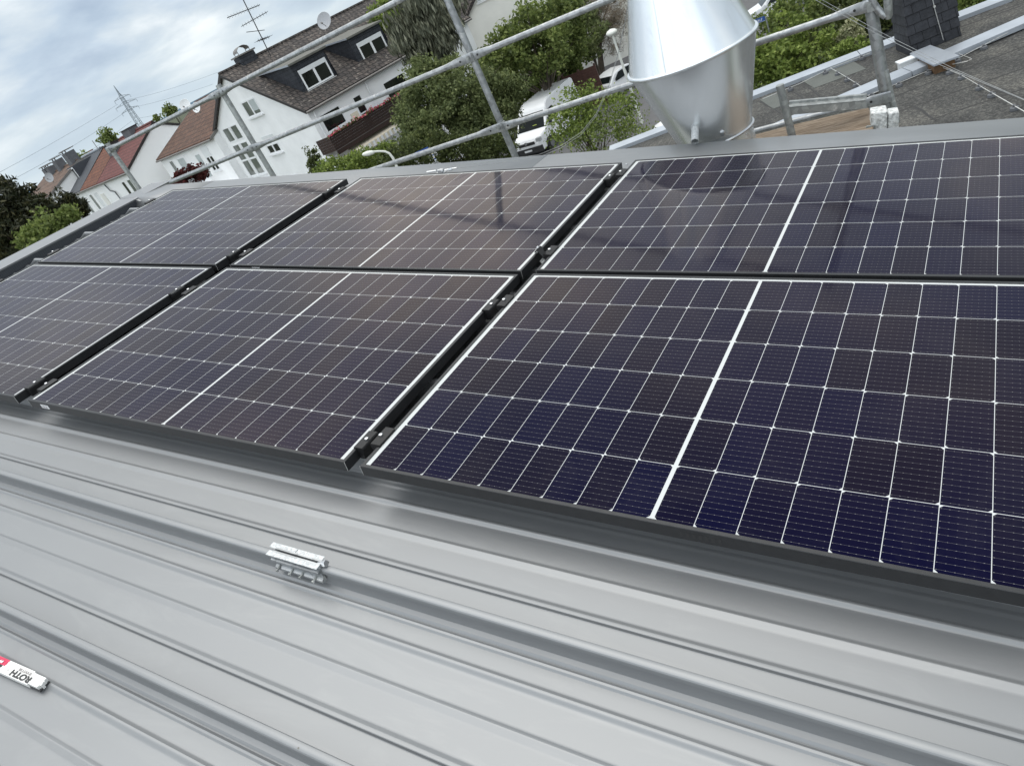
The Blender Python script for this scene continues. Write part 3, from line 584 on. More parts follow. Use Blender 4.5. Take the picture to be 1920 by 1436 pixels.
# ------------------------------------------------------------------ galvanised chimney cowl
D = 4.25; cc = CW + azv(-20.1)*D
cz = CW[2]
zr = cz - 4.25*math.tan(R_(11.05)); zb = cz - 4.25*math.tan(R_(16.6))
co = thing('chimney_cowl', 'large galvanised double cone chimney cowl with a drain spout', 'chimney', (cc[0], cc[1], zb-.35))
zr -= zb-.35; zb_ = .35
RR, RB = .337, .205
mb = MB(); mb.lathe([(.200, 0), (.200, zb_-.002)], 72); mb.build('flue_pipe', M['cowl'], co, smooth=30)
mb = MB(); mb.lathe([(.206, zb_-.026), (.212, zb_-.024), (.214, zb_-.018), (.206, zb_-.012)], 72); mb.build('collar_rim', M['steel'], co, smooth=60)
mb = MB(); mb.lathe([(RB, zb_-.02), (RB, zb_+.004), (RB+.003, zb_+.012), (RR-.003, zr-.010), (RR, zr)], 96); mb.build('lower_cone', M['cowl'], co, smooth=30)
mb = MB(); mb.lathe([(RR-.003, zr+.008), (.200, zr+.43), (.200, zr+.46), (.195, zr+.46), (.195, zr+.42)], 96); mb.build('upper_cone', M['cowl'], co, smooth=30)
mb = MB(); mb.lathe([(RR-.004, zr-.012), (RR+.006, zr-.010), (RR+.011, zr-.002), (RR+.009, zr+.006), (RR, zr+.011), (RR-.006, zr+.008)], 96); mb.build('seam_ring', M['cowl'], co, smooth=60)
dd = at_y(1303, 250, cc[1]-.24) - np.array([cc[0], cc[1], 0]); da = math.atan2(dd[1], dd[0])
dv = np.array([math.cos(da), math.sin(da), 0])
O_ = np.array([cc[0], cc[1], zb-.35]); ps = at_y(1303.5, 237, cc[1]-.225) - O_; pe = at_y(1303, 266, cc[1]-.335) - O_
mb = MB(); n_ = 18
mb.path([ps, pe], .0195, n_, caps=False); mb.path([pe, ps], .0168, n_, caps=False); mb.path([pe - (pe-ps)*.03, pe], [.0195, .0168], n_, caps=False); mb.path([ps+(pe-ps)*.05, ps+(pe-ps)*.14], .0225, n_)
mb.build('drain_spout', M['zinc'], co, smooth=40)
mb = MB(); qd = azv(-19.95+190); qd = np.array([qd[0]*math.cos(.35)-qd[1]*math.sin(.35), qd[0]*math.sin(.35)+qd[1]*math.cos(.35), 0])
mb.box(tuple(qd*.218 + np.array([0, 0, zb_+.03])), (.02, .02, .022)); mb.build('rivet_clip', M['steel'], co, bevel=.003)
for k in range(9):
    a_ = math.radians(-175 + k*22); mb = MB(); mb.lathe([(0, .0025), (.003, .002), (.0042, 0)], 8); rv = mb.build('rivet', M['steel'], co, smooth=60)
    n_ = Vector((math.cos(a_), math.sin(a_), 0)); rv.matrix_local = Matrix.Translation(n_*.2005 + Vector((0, 0, zb_-.045))) @ n_.to_track_quat('Z', 'Y').to_matrix().to_4x4()
mb = MB(); sa = math.radians(-95)
mb.path([np.array([math.cos(sa)*r_, math.sin(sa)*r_, z]) for r_, z in ((RR-.001, zr+.012), (.201, zr+.43))], .0022, 6); mb.build('vertical_seam', M['cowl'], co)

# guy ropes from the cowl to the capping
TB = roofpt(.50, 2.44, HC+.012)
tb = thing('turnbuckle', 'small steel turnbuckle and bracket screwed to the grey capping', 'turnbuckle', roof_m(.50, 2.44, HC))
mb = MB(); mb.b2((-.030, -.022, .0005), (.030, .022, .003)); mb.b2((-.012, -.018, .003), (.012, .018, .020)); mb.build('bracket', M['steel'], tb, bevel=.001)
mb = MB(); mb.tube((-.10, -.004, .010), (-.03, 0, .014), .005, n=8); mb.build('rod', M['steel'], tb, smooth=40); mb = MB(); mb.tube((.03, 0, .014), (.115, .008, .020), .0045, n=8); mb.build('rod', M['steel'], tb, smooth=40)
mb = MB(); mb.tube((-.02, 0, .012), (.02, 0, .012), .010, n=6); mb.build('nut', M['steel'], tb); mb = MB(); mb.tube((.06, .003, .014), (.085, .006, .017), .008, n=6); mb.build('nut', M['steel'], tb)
def rope(label, pts, dy):
    mb = MB(); P = []
    for (x, y, D_) in pts: P.append(at_d(x, y+dy, D_))
    mb.path(P, .0010, 6); tag(mb.build('guy_rope', M['rope'], smooth=60), label, 'rope', 'steel ropes holding the cowl')
lp = [(846, 314, 4.28), (930, 304, 4.30), (1010, 292, 4.32), (1052, 275, 4.34), (1090, 250, 4.36), (1118, 215, 4.37), (1140, 165, 4.38), (1158, 105, 4.38), (1172, 40, 4.35), (1182, -20, 4.28)]
rope('slack thin steel rope from the turnbuckle up to the cowl, the upper of the two', lp, -1.5)
rope('slack thin steel rope from the turnbuckle up to the cowl, the lower of the two', [(a, b, c) for a, b, c in lp], 3.0)
rp = [(1440, -52, 4.1), (1530, 1, 4.05), (1640, 62, 3.95), (1760, 121, 3.8), (1925, 190, 3.6), (2300, 350, 3.3)]
rope('taut steel rope crossing in front of the right scaffold pole, left strand', rp, 0)
rope('taut steel rope crossing in front of the right scaffold pole, right strand', [(a+9, b, c) for a, b, c in rp[:3]] + [(1790, 132, 3.8), (1925, 191, 3.6), (2300, 352, 3.3)], -2)

# ------------------------------------------------------------------ scaffold
YSC = CW[1] + 4.55
sf = thing('scaffold', 'galvanised tube scaffold with guard rails behind the roof edge', 'scaffold', (0, YSC, 0))
PX = [-4.24, -2.24, .262, 2.684, 5.25]
def pole(x, z0, z1, r, mt): mb = MB(); mb.tube((x, 0, z0), (x, 0, z1), r, n=20); mb.lathe([(r*.82, z1+.0005), (r*.82, z1-.06)], 16, (x, 0, 0)); return mb.build('pole', mt, sf, smooth=40)
for i, x in enumerate(PX):
    r = .0242 if i < 3 else .026
    pole(x, GZ, .72, r, M['galvdark'] if i in (1, 0) else M['galv'])
mb = MB(); mb.tube((PX[3], 0, -.80), (PX[3], 0, .72), .031, n=24); mb.build('pole_sleeve', M['galv'], sf, smooth=40)
mb = MB(); mb.tube((PX[3]+.035, -.015, -1.0), (PX[3]+.020, -.012, -.70), .016, n=12); mb.build('lock_pin_tube', M['galvdark'], sf, smooth=40)
def rail(x0, x1, z, yoff, mt, dz0=0, dz1=0):               # tube whose ends are pressed flat and bolted
    mb = MB(); n = 16; L = x1-x0; xs = [0, .055, .075, .15, .22, L-.22, L-.15, L-.075, L-.055, L]
    rz = [.030, .030, .030, .026, .0195, .0195, .026, .030, .030, .030]; ry = [.0045, .0045, .0045, .012, .0195, .0195, .012, .0045, .0045, .0045]
    V = [(x0+xx, yoff + b*math.cos(2*math.pi*k/n), z + dz0*(1-xx/L) + dz1*xx/L + a*math.sin(2*math.pi*k/n)) for xx, a, b in zip(xs, rz, ry) for k in range(n)]
    F = [(i*n+k, i*n+(k+1) % n, (i+1)*n+(k+1) % n, (i+1)*n+k) for i in range(len(xs)-1) for k in range(n)] + [tuple(range(n))[::-1], tuple((len(xs)-1)*n+k for k in range(n))]
    mb.add(V, F); o = mb.build('guard_rail', mt, sf, smooth=45)
    mb = MB()
    for xx in (.03, L-.03):
        mb.tube((x0+xx, yoff-.007, z), (x0+xx, yoff-.012, z), .016, n=6); mb.tube((x0+xx, yoff-.012, z), (x0+xx, yoff-.017, z), .009, n=8)
    for xx in (.10, L-.10): mb.tube((x0+xx, yoff-.0085, z), (x0+xx, yoff-.0095, z), .007, n=10, mi=1)
    mb.build('bolt', [M['galvdark'], M['plastic']], o)
for (i, z) in ((0, .66), (1, .66), (2, .66), (0, .16), (1, .16), (2, .16), (3, .16), (0, -.34), (1, -.34), (2, -.345), (0, -.84), (1, -.84), (2, -.84)):
    rail(PX[i]-.025, PX[i+1]+.03, z, -.034 - .013*(i % 2), M['galv'])
for (i, z) in ((1, .655), (1, .155), (2, .155), (2, -.345), (3, -.35), (0, .655)):
    mb = MB(); mb.lathe([(.026, -.03), (.031, -.028), (.031, .028), (.026, .03)], 18, (PX[i], 0, z)); mb.box((PX[i]+.012, -.036, z), (.05, .022, .05)); mb.build('coupler', M['galvdark'], sf, smooth=40)
P = [at_y(x, y, YSC-.03) - np.array([0, YSC, 0]) for x, y in ((1634, -8), (1637, 6), (1644, 17), (1654, 27), (1661, 31))]
mb = MB(); mb.path(P, .019, 12); mb.build('bent_tube', M['galv'], sf, smooth=50)
P = [at_y(x, y, YSC-.03) - np.array([0, YSC, 0]) for x, y in ((1664, -40), (1665, 10), (1666, 31), (1666.5, 36))]
mb = MB(); mb.path(P, [.021, .021, .021, .014], 10); mb.build('flattened_end', M['galvdark'], sf, smooth=50)
# cross beam and short post seen below the lowest rail
a = at_y(1462, 160, 3.13) - np.array([0, YSC, 0]); b = at_y(1484, 250, 3.13) - np.array([0, YSC, 0])
mb = MB(); mb.tube(tuple(b + np.array([0, 0, -.5])), tuple(a), .021, n=16); mb.build('short_post', M['galvdark'], sf, smooth=40)
a = at_y(1478, 207, 3.15) - np.array([0, YSC, 0]); b = at_y(1624, 194, 3.25) - np.array([0, YSC, 0])
mb = MB(); mb.prism([a + np.array([0, 0, .012]), a + np.array([0, 0, -.028]), b + np.array([0, 0, -.028]), b + np.array([0, 0, .012])], (0, .012, 0))
mb.prism([a + np.array([0, .05, .028]), a + np.array([0, .05, .014]), b + np.array([0, .05, .014]), b + np.array([0, .05, .028])], (0, .02, 0)); mb.prism([a + np.array([0, 0, .014]), b + np.array([0, 0, .014]), b + np.array([0, .07, .014]), a + np.array([0, .07, .014])], (0, 0, .003))
mb.build('cross_beam', M['galvdark'], sf)
pk = thing('scaffold_board', 'weathered brown scaffold board lying behind the grey capping', 'board', (2.40, 3.02, -.86))
B0 = np.array([2.40, 3.02, -.86]); bp_ = [at_z(x, y, -.84) for x, y in ((1395, 258), (1486, 234), (1560, 217), (1628, 202), (1640, 225))]
bp_ += [np.array([bp_[-1][0]+.02, 2.70, -.84]), np.array([bp_[0][0], 2.70, -.84])]
mb = MB(); mb.prism([p - B0 + np.array([0, 0, -.04]) for p in bp_], (0, 0, .04)); mb.build('board', M['plank'], pk, bevel=.003)
mb = MB(); pq = at_y(1642, 214, 3.16) - np.array([2.40, 3.02, -.86]); rt = Matrix.Rotation(R_(10), 3, 'Y') @ Matrix.Rotation(R_(10), 3, 'Z')
mb.box(tuple(pq + np.array([.004, 0, -.05])), (.075, .10, .14), rot=rt); mb.box(tuple(pq + np.array([.065, .02, -.08])), (.05, .08, .14), rot=rt); mb.build('end_fitting', mat('splashed_white_paint', (0.62, 0.63, 0.62), 0.8, 0, .5, 60, .8, 60), pk, bevel=.003)
mb = MB(); mb.box(tuple(pq + np.array([-.03, -.065, -.075])), (.045, .02, .09), rot=rt); mb.build('hook', M['galvdark'], pk, bevel=.004)

# ------------------------------------------------------------------ houses
def window(parent, p, ux, un, w, h, nsash=2, mt_pane=None, sill=True, shutter=0.0, fr=.07, proud=.03, rows=1, name='window', blind=None):
    """a window whose lower left corner is p in the house frame; ux runs along the wall, un out of it"""
    p, ux, un = np.array(p, float), np.array(ux, float), np.array(un, float); uz = np.array([0, 0, 1.0])
    def bx(mb, a0, a1, z0, z1, d0, d1, mi=0):
        q = [p + ux*a + uz*z + un*d for d in (d0, d1) for z in (z0, z1) for a in (a0, a1)]
        mb.add(q, [(0, 1, 3, 2), (4, 6, 7, 5), (0, 4, 5, 1), (2, 3, 7, 6), (0, 2, 6, 4), (1, 5, 7, 3)], mi)
    mb = MB()
    bx(mb, 0, fr, 0, h, -.05, proud); bx(mb, w-fr, w, 0, h, -.05, proud); bx(mb, fr, w-fr, 0, fr, -.05, proud); bx(mb, fr, w-fr, h-fr, h, -.05, proud)
    for i in range(1, nsash):
        c = w*i/nsash; bx(mb, c-fr*.75, c+fr*.75, fr, h-fr, -.05, proud+.003)
    for i in range(1, rows):
        c = h*i/rows; bx(mb, fr, w-fr, c-fr*.6, c+fr*.6, -.05, proud+.006)
    f = mb.build(name, M['pvc'], parent)
    mb = MB(); bx(mb, fr*.5, w-fr*.5, fr*.5, h-fr*.5, -.04, .006); mb.build('pane', mt_pane or M['pane'], f)
    if blind is not None:
        mb = MB(); bx(mb, w/2+fr*.5, w-fr*.6, fr*.6+h*blind, h-fr*.6, .002, .010); mb.build('blind', M['curtain'], f)
    if sill: mb = MB(); bx(mb, -.08, w+.08, -.09, -.015, -.02, .14); mb.build('sill', M['white'], f)
    if shutter: mb = MB(); bx(mb, fr*.4, w-fr*.4, h-shutter, h-.01, -.02, proud+.012); mb.build('roller_shutter', M['shutter'], f)
    return f
def house_body(t, L, W, He, Hr, wall, roofm, over=.35, oe=.35, th=.16, verge=None, ends=True, gut=True, ridge=True, back=None):
    """walls and a ridge roof; ridge along local x, front wall at y = 0"""
    mb = MB(); P = [(0, 0, 0), (0, W, 0), (0, W, He), (0, W/2, Hr), (0, 0, He)]; mb.prism(P, (L, 0, 0)); mb.build('wall', wall, t)
    s = (Hr-He)/(W/2); mb = MB(); k = th
    e0 = (-over, -oe, He-s*oe); r0 = (-over, W/2, Hr); b0 = (-over, W+oe, He-s*oe)
    up = np.array([0, 0, k]); mb.prism([np.array(e0)+up*.15, np.array(r0)+up*.15, np.array(b0)+up*.15, np.array(b0)+up*1.15, np.array(r0)+up*1.15, np.array(e0)+up*1.15], (L+2*over, 0, 0))
    ro = mb.build('roof', roofm, t)
    if verge is not None:
        for xx in (-over-.03, L+over):
            for q0, dy in ((e0, -.01), (b0, .01)):
                mb = MB(); mb.prism([np.array((xx, q0[1]+dy, q0[2]-.03)), np.array((xx, r0[1], r0[2]-.03)), np.array((xx, r0[1], r0[2]+k*1.25)), np.array((xx, q0[1]+dy, q0[2]+k*1.25))], (.03, 0, 0))
                mb.build('verge_board', verge, t)
    if gut: mb = MB(); mb.path([(-over, -oe-.06, e0[2]+.03), (L+over, -oe-.06, e0[2]+.03)], .065, 10); mb.build('gutter', M['gutter'], t, smooth=50)
    if ridge: mb = MB(); mb.path([(-over, W/2, Hr+k*1.2), (L+over, W/2, Hr+k*1.2)], .10, 8); mb.build('ridge_tiles', roofm, ro, smooth=50)
    return ro
X, Y_, Z = np.array([1, 0, 0.]), np.array([0, 1, 0.]), np.array([0, 0, 1.])
# the big white corner house
wo_ = at_d(568, 197, 44); wo_[2] = GZ
wh = thing('white_house', 'big white corner house with two slate dormers and a flower balcony', 'house', az_m(wo_, 15))
rf = house_body(wh, 13.0, 13.72, 7.50, 10.85, M['plaster'], M['tilebrown'], .20, .25, .13, M['trim'])
gx = lambda y, z: (-.0, y, z)
window(wh, (0, 6.72, 8.2), -Y_, -X, 1.95, .98, 2, M['panegrey'], True, 0, .09, blind=.22)
f = window(wh, (0, 11.35, 4.85), -Y_, -X, 2.45, 2.25, 2, M['panegrey'], True, 0, .08, rows=1, name='window')
window(wh, (0, 11.35, 7.25), -Y_, -X, 2.40, .98, 2, M['panegrey'], False, 0, .08)
mb = MB()                                                   # second mullion strips of the stair window
for z0, z1 in ((4.9, 7.08), (7.3, 8.2)):
    for yy in (9.97, 10.27): mb.b2((-.045, yy-.045, z0), (-.005, yy+.045, z1))
mb.b2((-.05, 8.9, 5.92), (-.002, 11.35, 6.03)); mb.b2((-.22, 8.75, 4.45), (-.01, 11.0, 4.60)); mb.build('stair_window_bars', M['pvc'], wh)
window(wh, (0, 6.80, 5.84), -Y_, -X, 1.72, .62, 2, M['pane'], True, 0, .10)
mb = MB(); mb.b2((-.02, 5.1, 6.80), (-.003, 6.75, 6.95)); mb.b2((-.03, 5.1, 6.93), (-.002, 6.75, 6.97)); mb.build('shutter_box', M['shutter'], wh)
window(wh, (0, 6.75, 3.72), -Y_, -X, 1.5, .62, 2, M['pane'], True, 0, .10)
window(wh, (.5, 0, 5.95), X, -Y_, 1.45, 1.0, 1, M['pane'], True, 0, .06)
window(wh, (2.92, 0, 4.95), X, -Y_, .62, 1.95, 1, M['pane'], False, 0, .06, rows=2, name='balcony_door')
window(wh, (5.2, 0, 5.4), X, -Y_, 1.7, 1.35, 1, M['pane'], False, 0, .06)
window(wh, (7.6, 0, 5.4), X, -Y_, 1.6, 1.3, 2, M['pane'], True, 0, .08)
window(wh, (1.0, 0, 2.2), X, -Y_, 2.2, 1.9, 2, M['pane'], False, 0, .08)
window(wh, (4.4, 0, 2.2), X, -Y_, 1.5, 1.5, 2, M['pane'], True, 0, .08)
for (xa, xb, za, zb, wa, wb, wz0, wz1) in ((1.12, 3.52, 8.15, 9.72, 1.40, 3.36, 8.24, 9.35), (5.28, 7.78, 8.0, 9.55, 5.68, 7.62, 8.08, 9.16)):
    y1 = 1.27; s = (10.85-7.5)/6.86
    mb = MB(); yb = lambda z: (z-7.5)/s
    mb.prism([(xa, y1, 8.02), (xa, y1, zb), (xa, yb(zb)+.9, zb+.25), (xa, yb(8.02), 8.02)], (xb-xa, 0, 0)); dm = mb.build('dormer', M['slate'], wh)
    mb = MB(); mb.prism([(xa-.16, y1-.18, zb+.02), (xa-.16, yb(zb)+1.0, zb+.32), (xa-.16, yb(zb)+1.0, zb+.42), (xa-.16, y1-.18, zb+.12)], (xb-xa+.32, 0, 0)); mb.build('dormer_roof', mat('dormer_felt', (0.13, 0.13, 0.115), .9, 0, .2, 3), dm)
    mb = MB(); mb.prism([(xa-.17, y1-.2, zb+.03), (xa-.17, yb(zb)+.9, zb+.31), (xa-.17, yb(zb)+.9, zb+.40), (xa-.17, y1-.2, zb+.12)], (-.03, 0, 0)); mb.build('dormer_edge_trim', M['capping'], dm)
    window(wh, (wa, y1, wz0), X, -Y_, wb-wa, wz1-wz0, 2, M['pane'], True, .24, .10)
mb = MB(); mb.path([(.35, -.09, 7.35), (.28, -.10, 6.9), (.25, -.09, 3.0), (.25, -.09, .3)], .05, 8); mb.build('downpipe', M['white'], wh, smooth=50)
mb = MB(); mb.path([(4.15, -.09, 7.3), (4.15, -.09, .3)], .045, 8); mb.build('downpipe', M['white'], wh, smooth=50)
# balcony
mb = MB(); mb.b2((-.30, -1.30, 4.95), (5.3, 0.02, 5.12)); bs = mb.build('balcony', M['gutter'], wh)
mb = MB()
bp = [(-.62, -.35), (-.28, -1.32), (5.25, -1.32), (5.35, -.1)]
for (a, b) in zip(bp[:-1], bp[1:]):
    a, b = np.array(a), np.array(b); d = b-a; nl = np.linalg.norm(d); d = d/nl; nn = np.array([-d[1], d[0]])
    for k in range(6):
        z0 = 5.13 + k*.135; q = [(*(a), z0), (*(b), z0), (*(b), z0+.128), (*(a), z0+.128)]; mb.prism(q, (nn[0]*.04, nn[1]*.04, 0))
mb.build('railing_boards', M['darkwood'], bs)
mb = MB(); r0 = random.Random(3)
def leaves_np(cs, size, rs, aspect=.6, flat=0.0, droop=0.0):
    n = len(cs); rs = np.random.RandomState(rs)
    a = rs.normal(size=(n, 3)); a /= np.linalg.norm(a, axis=1)[:, None]+1e-9
    if droop: a = a*(1-droop) + np.array([0, 0, -1.0])*droop; a /= np.linalg.norm(a, axis=1)[:, None]+1e-9
    b = np.cross(a, rs.normal(size=(n, 3))); b /= np.linalg.norm(b, axis=1)[:, None]+1e-9
    s = (size*(.6 + .8*rs.rand(n)))[:, None]
    V = np.stack([cs - a*s, cs + b*s*aspect, cs + a*s, cs - b*s*aspect], 1).reshape(-1, 3)
    return V
def leaf_obj(name, V, mt, parent=None, mw=None):
    n = len(V)//4; me = bpy.data.meshes.new(name); me.vertices.add(n*4); me.vertices.foreach_set('co', np.ascontiguousarray(V, dtype=np.float32).ravel())
    me.loops.add(n*4); me.loops.foreach_set('vertex_index', np.arange(n*4, dtype=np.int32)); me.polygons.add(n)
    me.polygons.foreach_set('loop_start', np.arange(0, n*4, 4, dtype=np.int32)); me.polygons.foreach_set('loop_total', np.full(n, 4, dtype=np.int32))
    me.update(); me.validate(); me.materials.append(mt); o = bpy.data.objects.new(name, me); col.objects.link(o)
    if parent is not None: o.parent = parent
    elif mw is not None: o.matrix_world = mw
    return o
rs_ = np.random.RandomState(4)
fx = rs_.rand(700)*5.6-.45; cs = np.stack([fx, -1.40 + rs_.normal(size=700)*.06, 5.93 + np.abs(rs_.normal(size=700))*.055*(1+.9*np.sin(fx*5+np.sin(fx*13)))], 1)
leaf_obj('flowers', leaves_np(cs, .065, 7), M['flowerpink'], bs)
mb = MB(); mb.b2((-.25, -1.34, 4.88), (5.1, -1.28, 5.10)); mb.build('fascia', M['darkwood'], bs)
mb = MB()                                                    # awning under the balcony: striped valance
for i in range(26):
    x0 = .7 + i*.16; mb.b2((x0, -1.62, 4.32), (x0+.155, -1.58, 4.60), i % 2)
mb.prism([(.7, -1.6, 4.6), (4.86, -1.6, 4.6), (4.86, -.1, 4.88), (.7, -.1, 4.88)], (0, 0, .02), 0); mb.build('awning', [M['awnA'], M['pvc']], bs)
# items on the balcony
ch = thing('garden_chair', 'white garden chair with towel on the flower balcony', 'chair', az_m(wo_ + azv(15)*2.3 + azv(-75)*-.75 + np.array([0, 0, 5.12]), 15))
mb = MB(); mb.box((0, 0, .45), (.5, .5, .05)); mb.build('seat', M['signwhite'], ch); mb = MB(); mb.box((0, .25, .78), (.5, .05, .7)); mb.build('backrest', M['awnA'], ch)
for sx in (-.22, .22):
    for sy in (-.22, .22): mb = MB(); mb.tube((sx, sy, 0), (sx, sy, .45), .02, n=8); mb.build('leg', M['signwhite'], ch)
# chimney, antenna, dish
mb = MB(); mb.b2((1.3, 6.5, 10.6), (2.4, 7.3, 11.35)); cm = mb.build('chimney', M['slate'], rf)
mb = MB(); mb.b2((1.2, 6.4, 11.36), (2.5, 7.4, 11.44)); mb.build('chimney_cap', M['gutter'], cm)
mb = MB()
for i in range(9):
    a0, a1 = math.pi*i/9, math.pi*(i+1)/9
    mb.quad((1.85+.42*math.cos(a0), 6.6, 11.55+.3*math.sin(a0)), (1.85+.42*math.cos(a1), 6.6, 11.55+.3*math.sin(a1)), (1.85+.42*math.cos(a1), 7.2, 11.55+.3*math.sin(a1)), (1.85+.42*math.cos(a0), 7.2, 11.55+.3*math.sin(a0)))
for sx in (1.45, 2.25):
    for sy in (6.65, 7.15): mb.tube((sx, sy, 11.44), (sx, sy, 11.58), .02, n=6)
o = mb.build('chimney_hood', M['gutter'], cm); sm = o.modifiers.new('t', 'SOLIDIFY'); sm.thickness = .02
# television aerial on the ridge
ab = at_d(502, 96, 46.5); an = thing('tv_antenna', 'tall roof aerial mast with four cross booms on the white house', 'antenna', (ab[0], ab[1], ab[2]-.3))
tp = at_d(450, -12, 46.5) - np.array([ab[0], ab[1], ab[2]-.3])
mb = MB(); mb.tube((0, 0, 0), tuple(tp), .028, n=8); mb.build('mast', M['plastic'], an, smooth=50)
for (xa, ya, xb, yb, ne, el) in ((426, 34, 487, 10, 11, .16), (453, 50, 501, 23, 9, .2), (462, 61, 496, 57, 0, 0), (483, 77, 505, 70, 5, .2)):
    a = at_d(xa, ya, 46.2) - np.array([ab[0], ab[1], ab[2]-.3]); b = at_d(xb, yb, 46.8) - np.array([ab[0], ab[1], ab[2]-.3])
    mb = MB(); mb.tube(tuple(a), tuple(b), .018, n=6)
    dn = np.cross(b-a, [0, 0, 1]); dn /= np.linalg.norm(dn)
    for i in range(ne):
        c = a + (b-a)*(i+.5)/ne; mb.tube(tuple(c - dn*el*2), tuple(c + dn*el*2), .009, n=5)
        mb.tube(tuple(c - np.array([0, 0, .09])), tuple(c + np.array([0, 0, .09])), .009, n=5)
    mb.build('boom', M['plastic'], an, smooth=50)
def sat_dish(pos, r, az, label, mt, tilt=25, parent_none=None):
    t = thing('satellite_dish', label, 'satellite dish', frame(pos, azv(az-90), azv(az), (0, 0, 1)))
    rt = Matrix.Rotation(R_(tilt), 4, 'X')
    mb = MB(); mb.lathe([(0.001, 0), (r*.4, r*.03), (r*.75, r*.11), (r, r*.2), (r*1.02, r*.19), (r*.98, r*.16)], 28)
    mb.v = [tuple(rt @ Matrix.Rotation(R_(-90), 4, 'X') @ Vector(v)) for v in mb.v]; mb.build('reflector', mt, t, smooth=40)
    mb = MB(); mb.tube((0, -.05, -r*1.3), (0, -.05, .0), .03, n=8); mb.tube((0, -.02, -r*.8), (0, r*.95, -r*.1), .016, n=6); mb.tube((0, r*.9, -.1*r), (0, r*1.1, -.02*r), .05, n=8); mb.build('arm', M['gutter'], t, smooth=40)
    return t
CA = lambda x: math.degrees(math.atan2(*(ray(*x)[:2])))
sat_dish(at_d(609, 40, 47.0), .45, 165, 'grey satellite dish above the ridge of the white house', M['dish'])

# the terrace of smaller houses
RX, RY = azv(102), azv(12)
def row_house(name, label, px, py, D, L, W, dr, wall, roofm, verge, over=.05, xshift=0.0):
    c = at_d(px, py, D); He = c[2]-GZ; o = np.array([c[0], c[1], GZ]) - RX*L + RX*xshift
    t = thing(name, label, 'house', frame(o, RX, RY, (0, 0, 1)))
    return t, o, L, He, house_body(t, L, W, He-.05, He+dr, wall, roofm, over, .22, .14, verge)
br_, bo, bL, bHe, bro = row_house('terraced_house', 'terraced house with brown tiled roof beside the big white house', 392, 259, 55.2, 10.2, 10.0, 2.05, M['plaster'], M['tilebrown2'], M['gutter'], .02, .6)
window(br_, (1.35, 0, bHe-2.35), X, -Y_, .75, 1.95, 1, M['panegrey'], False, 0, .07)
window(br_, (2.85, 0, bHe-2.2), X, -Y_, 1.35, 1.75, 1, M['curtain'], True, 0, .09)
window(br_, (6.0, 0, bHe-2.4), X, -Y_, .85, 1.75, 1, M['curtain'], False, 0, .05)
window(br_, (7.4, 0, bHe-2.1), X, -Y_, 1.15, 1.75, 2, M['pane'], True, .75, .09)
mb = MB(); mb.b2((1.0, -1.1, bHe-2.75), (6.2, 0, bHe-2.6)); bl = mb.build('balcony', M['white'], br_)
mb = MB(); mb.b2((1.0, -1.12, bHe-1.75), (6.2, -1.06, bHe-1.69)); [mb.b2((1.0+i*.13, -1.1, bHe-2.6), (1.03+i*.13, -1.08, bHe-1.7)) for i in range(40)]; mb.build('railing', M['plastic'], bl)
mb = MB(); mb.b2((6.9, -2.0, bHe-4.9), (10.0, 0.02, bHe-3.6), 0); mb.b2((6.7, -2.2, bHe-3.6), (10.2, .02, bHe-3.42), 0); mb.build('porch', M['plaster'], br_)
mb = MB(); mb.b2((7.4, -2.03, bHe-4.85), (8.7, -2.001, bHe-3.7)); mb.b2((8.9, -2.03, bHe-6.4), (9.8, -2.001, bHe-3.8)); mb.build('porch_glazing', M['panegrey'], br_)
mb = MB(); mb.prism([(4.6, -2.4, bHe-3.75), (4.6, -.1, bHe-2.9), (4.6, -.1, bHe-2.8), (4.6, -2.4, bHe-3.65)], (2.2, 0, 0)); mb.build('canopy_roof', mat('wood_canopy', (.20, .13, .07), .8, 0, .25, 5), br_)
# dormer at the right end and two dishes at its ridge
mb = MB(); mb.prism([(8.0, 2.6, bHe+.55), (8.0, 2.6, bHe+2.15), (8.0, 6.2, bHe+2.35), (8.0, 4.6, bHe+.9)], (2.4, 0, 0)); dmb = mb.build('dormer', mat('grey_boards', (.17, .18, .20), .7, 0, .1, 3), br_)
mb = MB(); mb.b2((7.9, 2.4, bHe+2.15), (10.5, 6.0, bHe+2.3)); mb.build('dormer_roof', M['chimney'], dmb)
window(br_, (8.9, 2.6, bHe+.8), X, -Y_, 1.0, .95, 1, M['pane'], False, 0, .08)
sat_dish(at_d(369, 202, 57), .33, 165, 'white satellite dish facing us at the ridge of the brown terraced house', M['signwhite'], 20)
sat_dish(at_d(348, 198, 58), .40, 150, 'white satellite dish half hidden by the top scaffold rail', M['signwhite'], 20)
rd, ro_, rL, rHe, rro = row_house('terraced_house', 'terraced house with wine red roof and blank white gable wall', 240, 319, 64.5, 7.6, 7.4, 1.95, M['sidewhite'], M['tilered'], M['trim'], .06)
window(rd, (4.6, 0, rHe-2.2), X, -Y_, .75, 1.6, 1, M['pane'], True, 0, .07); window(rd, (5.9, 0, rHe-2.2), X, -Y_, .85, 1.6, 1, M['panegrey'], True, 0, .07)
mb = MB(); mb.path([(1.2, -.12, rHe-.3), (1.6, -.14, rHe-.9), (2.4, -.14, rHe-1.1), (2.7, -.14, rHe-3)], .05, 8); mb.build('downpipe', M['chimney'], rd, smooth=50)
o_c = at_d(193, 342, 67.8); oo = np.array([ro_[0], ro_[1], 0]) - RX*.02
og = thing('terraced_house', 'narrow terraced house with orange tiled roof between wine red and slate roofs', 'house', frame((oo[0]-RX[0]*5.0, oo[1]-RX[1]*5.0, GZ), RX, RY, (0, 0, 1)))
ogr = house_body(og, 5.0, 7.4, rHe-.05, rHe+1.93, M['sidewhite'], M['tileorange'], .01, .22, .14, None)
